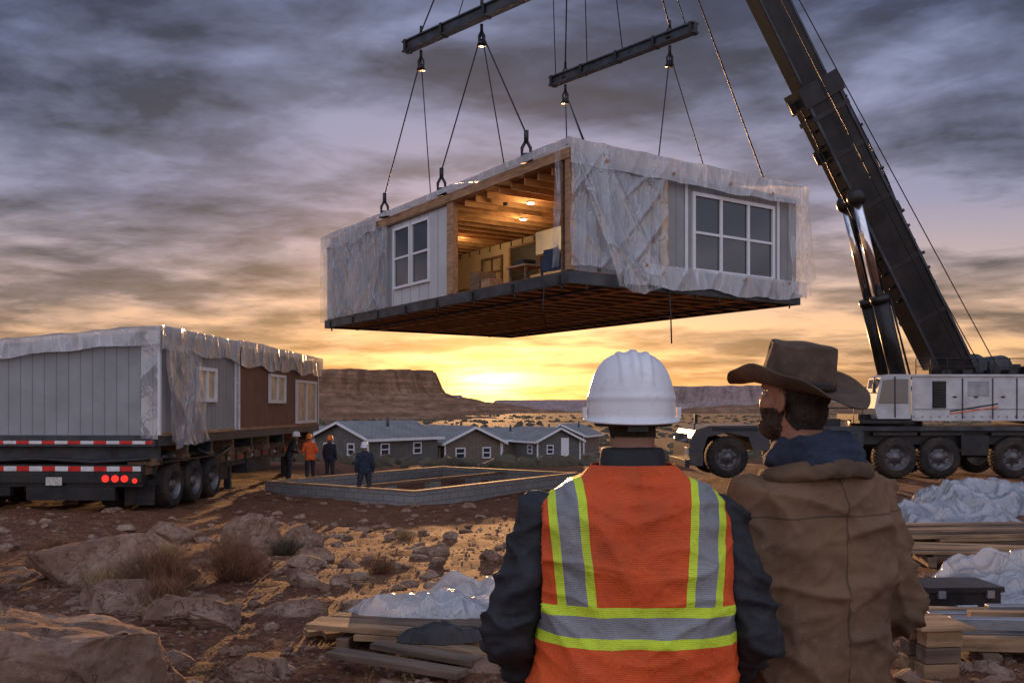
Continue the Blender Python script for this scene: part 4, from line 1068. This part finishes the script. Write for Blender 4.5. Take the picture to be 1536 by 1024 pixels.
R2_=[(.70,.222,.165,0,0),(.85,.222,.165,0,0),(1.0,.215,.16,0,0),(1.15,.212,.155,0,0),(1.3,.220,.152,0,0),(1.40,.218,.138,0,-.005),(1.45,.193,.115,0,-.01),(1.485,.155,.095,0,-.012),(1.52,.11,.085,0,-.012),(1.55,.085,.078,0,-.01),(1.58,.075,.07,0,-.01)]
ar2={-1:[(-.190,0,1.40),(-.24,-.05,1.10),(-.18,.16,.95)],1:[(.200,0,1.40),(.255,-.04,1.10),(.2,.16,.95)]}
g2,h2=human('rancher_in_cowboy_hat',(.865,2.62,0),math.radians(18),CANV,rings=R2_,arms=ar2,voxel=.0085,it=5,wr=.014,hx_=(-.035,.035,1.695),hyaw=math.radians(20),hpitch=math.radians(5),hat='cowboy',beard=True,armr=(.078,.075,.067,.050),hvox=.004,hem=.72,scale=1.02,near=True)
b=B()
for k,(zc,rr,ra,rb,dy) in enumerate(((1.525,.026,.118,.098,-.012),(1.560,.022,.100,.09,-.006))):
    pts=[(math.cos(t)*ra,math.sin(t)*rb+dy,zc+.018*math.sin(t)*-1+.006*math.sin(3*t)) for t in [2*math.pi*i/28 for i in range(29)]]
    b.tube(pts,rr,SHIRTN,12)
b.ell((0,-.108,1.515),(.10,.035,.035),SHIRTN)
union(b,'hood',g2,.006,3,[SHIRTN],None,lambda c:.009*(ridge(c*13)-.2)+.003*noise.noise(c*40))
b=B()
for k,(zc,rr,ra,rb,dy) in enumerate(((1.485,.018,.150,.118,-.016),)):
    pts=[(math.cos(t)*ra,math.sin(t)*rb+dy,zc+.022*math.sin(t)*-1-.01*math.cos(t)**2) for t in [2*math.pi*i/28 for i in range(29)]]
    b.tube(pts,rr,BAND,12,flat=1.6)
union(b,'coat_collar',g2,.006,3,[CORD],None,lambda c:.005*(ridge(c*13)-.2)+.002*noise.noise(c*50))
def wk(name,x,y,yaw,top,hat,**k):
    return human(name,(x,y,gz(x,y)-.01),math.radians(yaw),top,hat=hat,wr=.006,**k)
wk('construction_worker',-4.42,27.3,15,SHIRTN,'white',legs={-1:[(-.1,0,.88),(-.16,.02,.5),(-.19,-.02,.1)],1:[(.1,0,.88),(.14,.02,.5),(.18,-.02,.1)]})
aw={-1:[(-.185,0,1.41),(-.26,.05,1.16),(-.18,.28,1.12)],1:[(.185,0,1.41),(.28,-.02,1.16),(.16,.22,1.05)]}
wk('construction_worker',-7.45,33.6,35,ORANGE,'orange',arms=aw,lean=.12)
wk('construction_worker',-6.85,34.2,-20,SHIRTN,'orange')
wk('construction_worker',-8.05,32.8,-60,JACK,'white',lean=.35,arms=aw)
# ---------------------------------------------------------------- world, sun, camera
def world():
    w=bpy.data.worlds.new('World'); sc.world=w; w.use_nodes=True; nt=w.node_tree
    bg=nt.nodes['Background']
    d=nd(nt,'ShaderNodeTexCoord').outputs['Generated']
    s=nd(nt,'ShaderNodeSeparateXYZ',{0:d}); x,y,z=s.outputs
    zc=mt(nt,'MAXIMUM',z,0.0)
    dn=mt(nt,'ADD',zc,.11)
    cx=mt(nt,'DIVIDE',x,dn); cy=mt(nt,'DIVIDE',y,dn)
    cv=nd(nt,'ShaderNodeCombineXYZ',{0:cx,1:cy,2:0.0}).outputs[0]
    cv=nd(nt,'ShaderNodeMapping',{'Vector':cv,'Rotation':(0,0,.5),'Location':(.4,1.7,0),'Scale':(.95,1.2,1)}).outputs[0]
    n1=ntex(nt,cv,1.0,7,.55,.25)
    n2=ntex(nt,nd(nt,'ShaderNodeMapping',{'Vector':cv,'Location':(7.3,2.1,0)}).outputs[0],.42,3,.5,.2)
    n3=ntex(nt,nd(nt,'ShaderNodeMapping',{'Vector':cv,'Location':(1.3,8.1,0)}).outputs[0],3.4,6,.62,.3)
    n=mt(nt,'ADD',mt(nt,'ADD',mt(nt,'MULTIPLY',n1,.56),mt(nt,'MULTIPLY',n2,.32)),mt(nt,'MULTIPLY',n3,.12))
    den=ramp(nt,n,[(.43,0.),(.485,.6),(.55,1.)],'LINEAR')
    clear=ramp(nt,zc,[(0,(.66,.33,.13)),(.04,(.90,.52,.22)),(.09,(.76,.46,.29)),(.14,(.46,.36,.37)),(.21,(.25,.26,.40)),(.4,(.21,.26,.43)),(.7,(.24,.29,.46)),(1,(.28,.35,.52))])
    cloud=ramp(nt,zc,[(0,(.40,.21,.11)),(.05,(.29,.17,.12)),(.10,(.16,.115,.12)),(.16,(.082,.075,.115)),(.25,(.042,.050,.098)),(.4,(.032,.042,.090)),(.7,(.09,.12,.22)),(1,(.18,.23,.36))])
    rel=ramp(nt,mt(nt,'ADD',mt(nt,'MULTIPLY',n3,.5),mt(nt,'MULTIPLY',n1,.5)),[(.40,2.0),(.50,1.1),(.60,.65)])
    relv=nd(nt,'ShaderNodeVectorMath',{0:cloud,1:rel},operation='MULTIPLY').outputs[0]
    c=mixc(nt,den,clear,relv)
    sx,sz=-.026,.036
    yf=ramp(nt,y,[(.0,0.),(.5,1.)])
    dx=mt(nt,'SUBTRACT',x,sx); dz=mt(nt,'MULTIPLY',mt(nt,'SUBTRACT',z,sz),1.7)
    r=mt(nt,'SQRT',mt(nt,'ADD',mt(nt,'MULTIPLY',dx,dx),mt(nt,'MULTIPLY',dz,dz)))
    g1=mt(nt,'MULTIPLY',mt(nt,'EXPONENT',mt(nt,'MULTIPLY',r,-28.)),yf)
    g2=mt(nt,'MULTIPLY',mt(nt,'EXPONENT',mt(nt,'MULTIPLY',r,-7.)),yf)
    cl1=mt(nt,'SUBTRACT',1.2,mt(nt,'MULTIPLY',den,.92))
    cl2=mt(nt,'SUBTRACT',1.2,mt(nt,'MULTIPLY',den,.80))
    e1=nd(nt,'ShaderNodeVectorMath',{0:(5.0,3.0,1.0),3:mt(nt,'MULTIPLY',g1,cl2)},operation='SCALE').outputs[0]
    e2=nd(nt,'ShaderNodeVectorMath',{0:(.95,.37,.075),3:mt(nt,'MULTIPLY',g2,cl1)},operation='SCALE').outputs[0]
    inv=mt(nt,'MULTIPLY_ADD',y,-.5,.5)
    back_fill=nd(nt,'ShaderNodeVectorMath',{0:(.56,.55,.64),3:ramp(nt,inv,[(.40,0.),(.75,1.)])},operation='SCALE').outputs[0]  # sky brightness added behind the camera to fill the front faces
    sky=nt.nodes.new('ShaderNodeTexSky'); sky.sky_type='NISHITA'; sky.sun_disc=False; sky.sun_elevation=math.radians(3.2); sky.sun_rotation=math.radians(-1.6)
    nz=nd(nt,'ShaderNodeVectorMath',{0:sky.outputs[0],3:.015},operation='SCALE').outputs[0]
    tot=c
    for q in (e1,e2,back_fill,nz): tot=nd(nt,'ShaderNodeVectorMath',{0:tot,1:q},operation='ADD').outputs[0]
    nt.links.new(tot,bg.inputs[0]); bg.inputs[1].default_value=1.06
world()
l=bpy.data.lights.new('sun','SUN'); l.energy=5.0; l.angle=math.radians(.8); l.color=(1,.52,.22)
o=bpy.data.objects.new('sun',l); sc.collection.objects.link(o)
el=math.radians(3.8); az=-.03
sd_=V((math.sin(az)*math.cos(el),math.cos(az)*math.cos(el),math.sin(el)))
o.rotation_euler=sd_.to_track_quat('Z','Y').to_euler()
cam=bpy.data.cameras.new('camera'); co=bpy.data.objects.new('camera',cam); sc.collection.objects.link(co)
co.location=(0,0,1.7); co.rotation_euler=(math.radians(90),0,0); cam.sensor_width=36; cam.lens=32.0; cam.shift_y=100/1536; cam.clip_end=8000; cam.clip_start=.05
sc.camera=co
sc.view_settings.view_transform='Standard'; sc.view_settings.look='None'; sc.view_settings.exposure=0
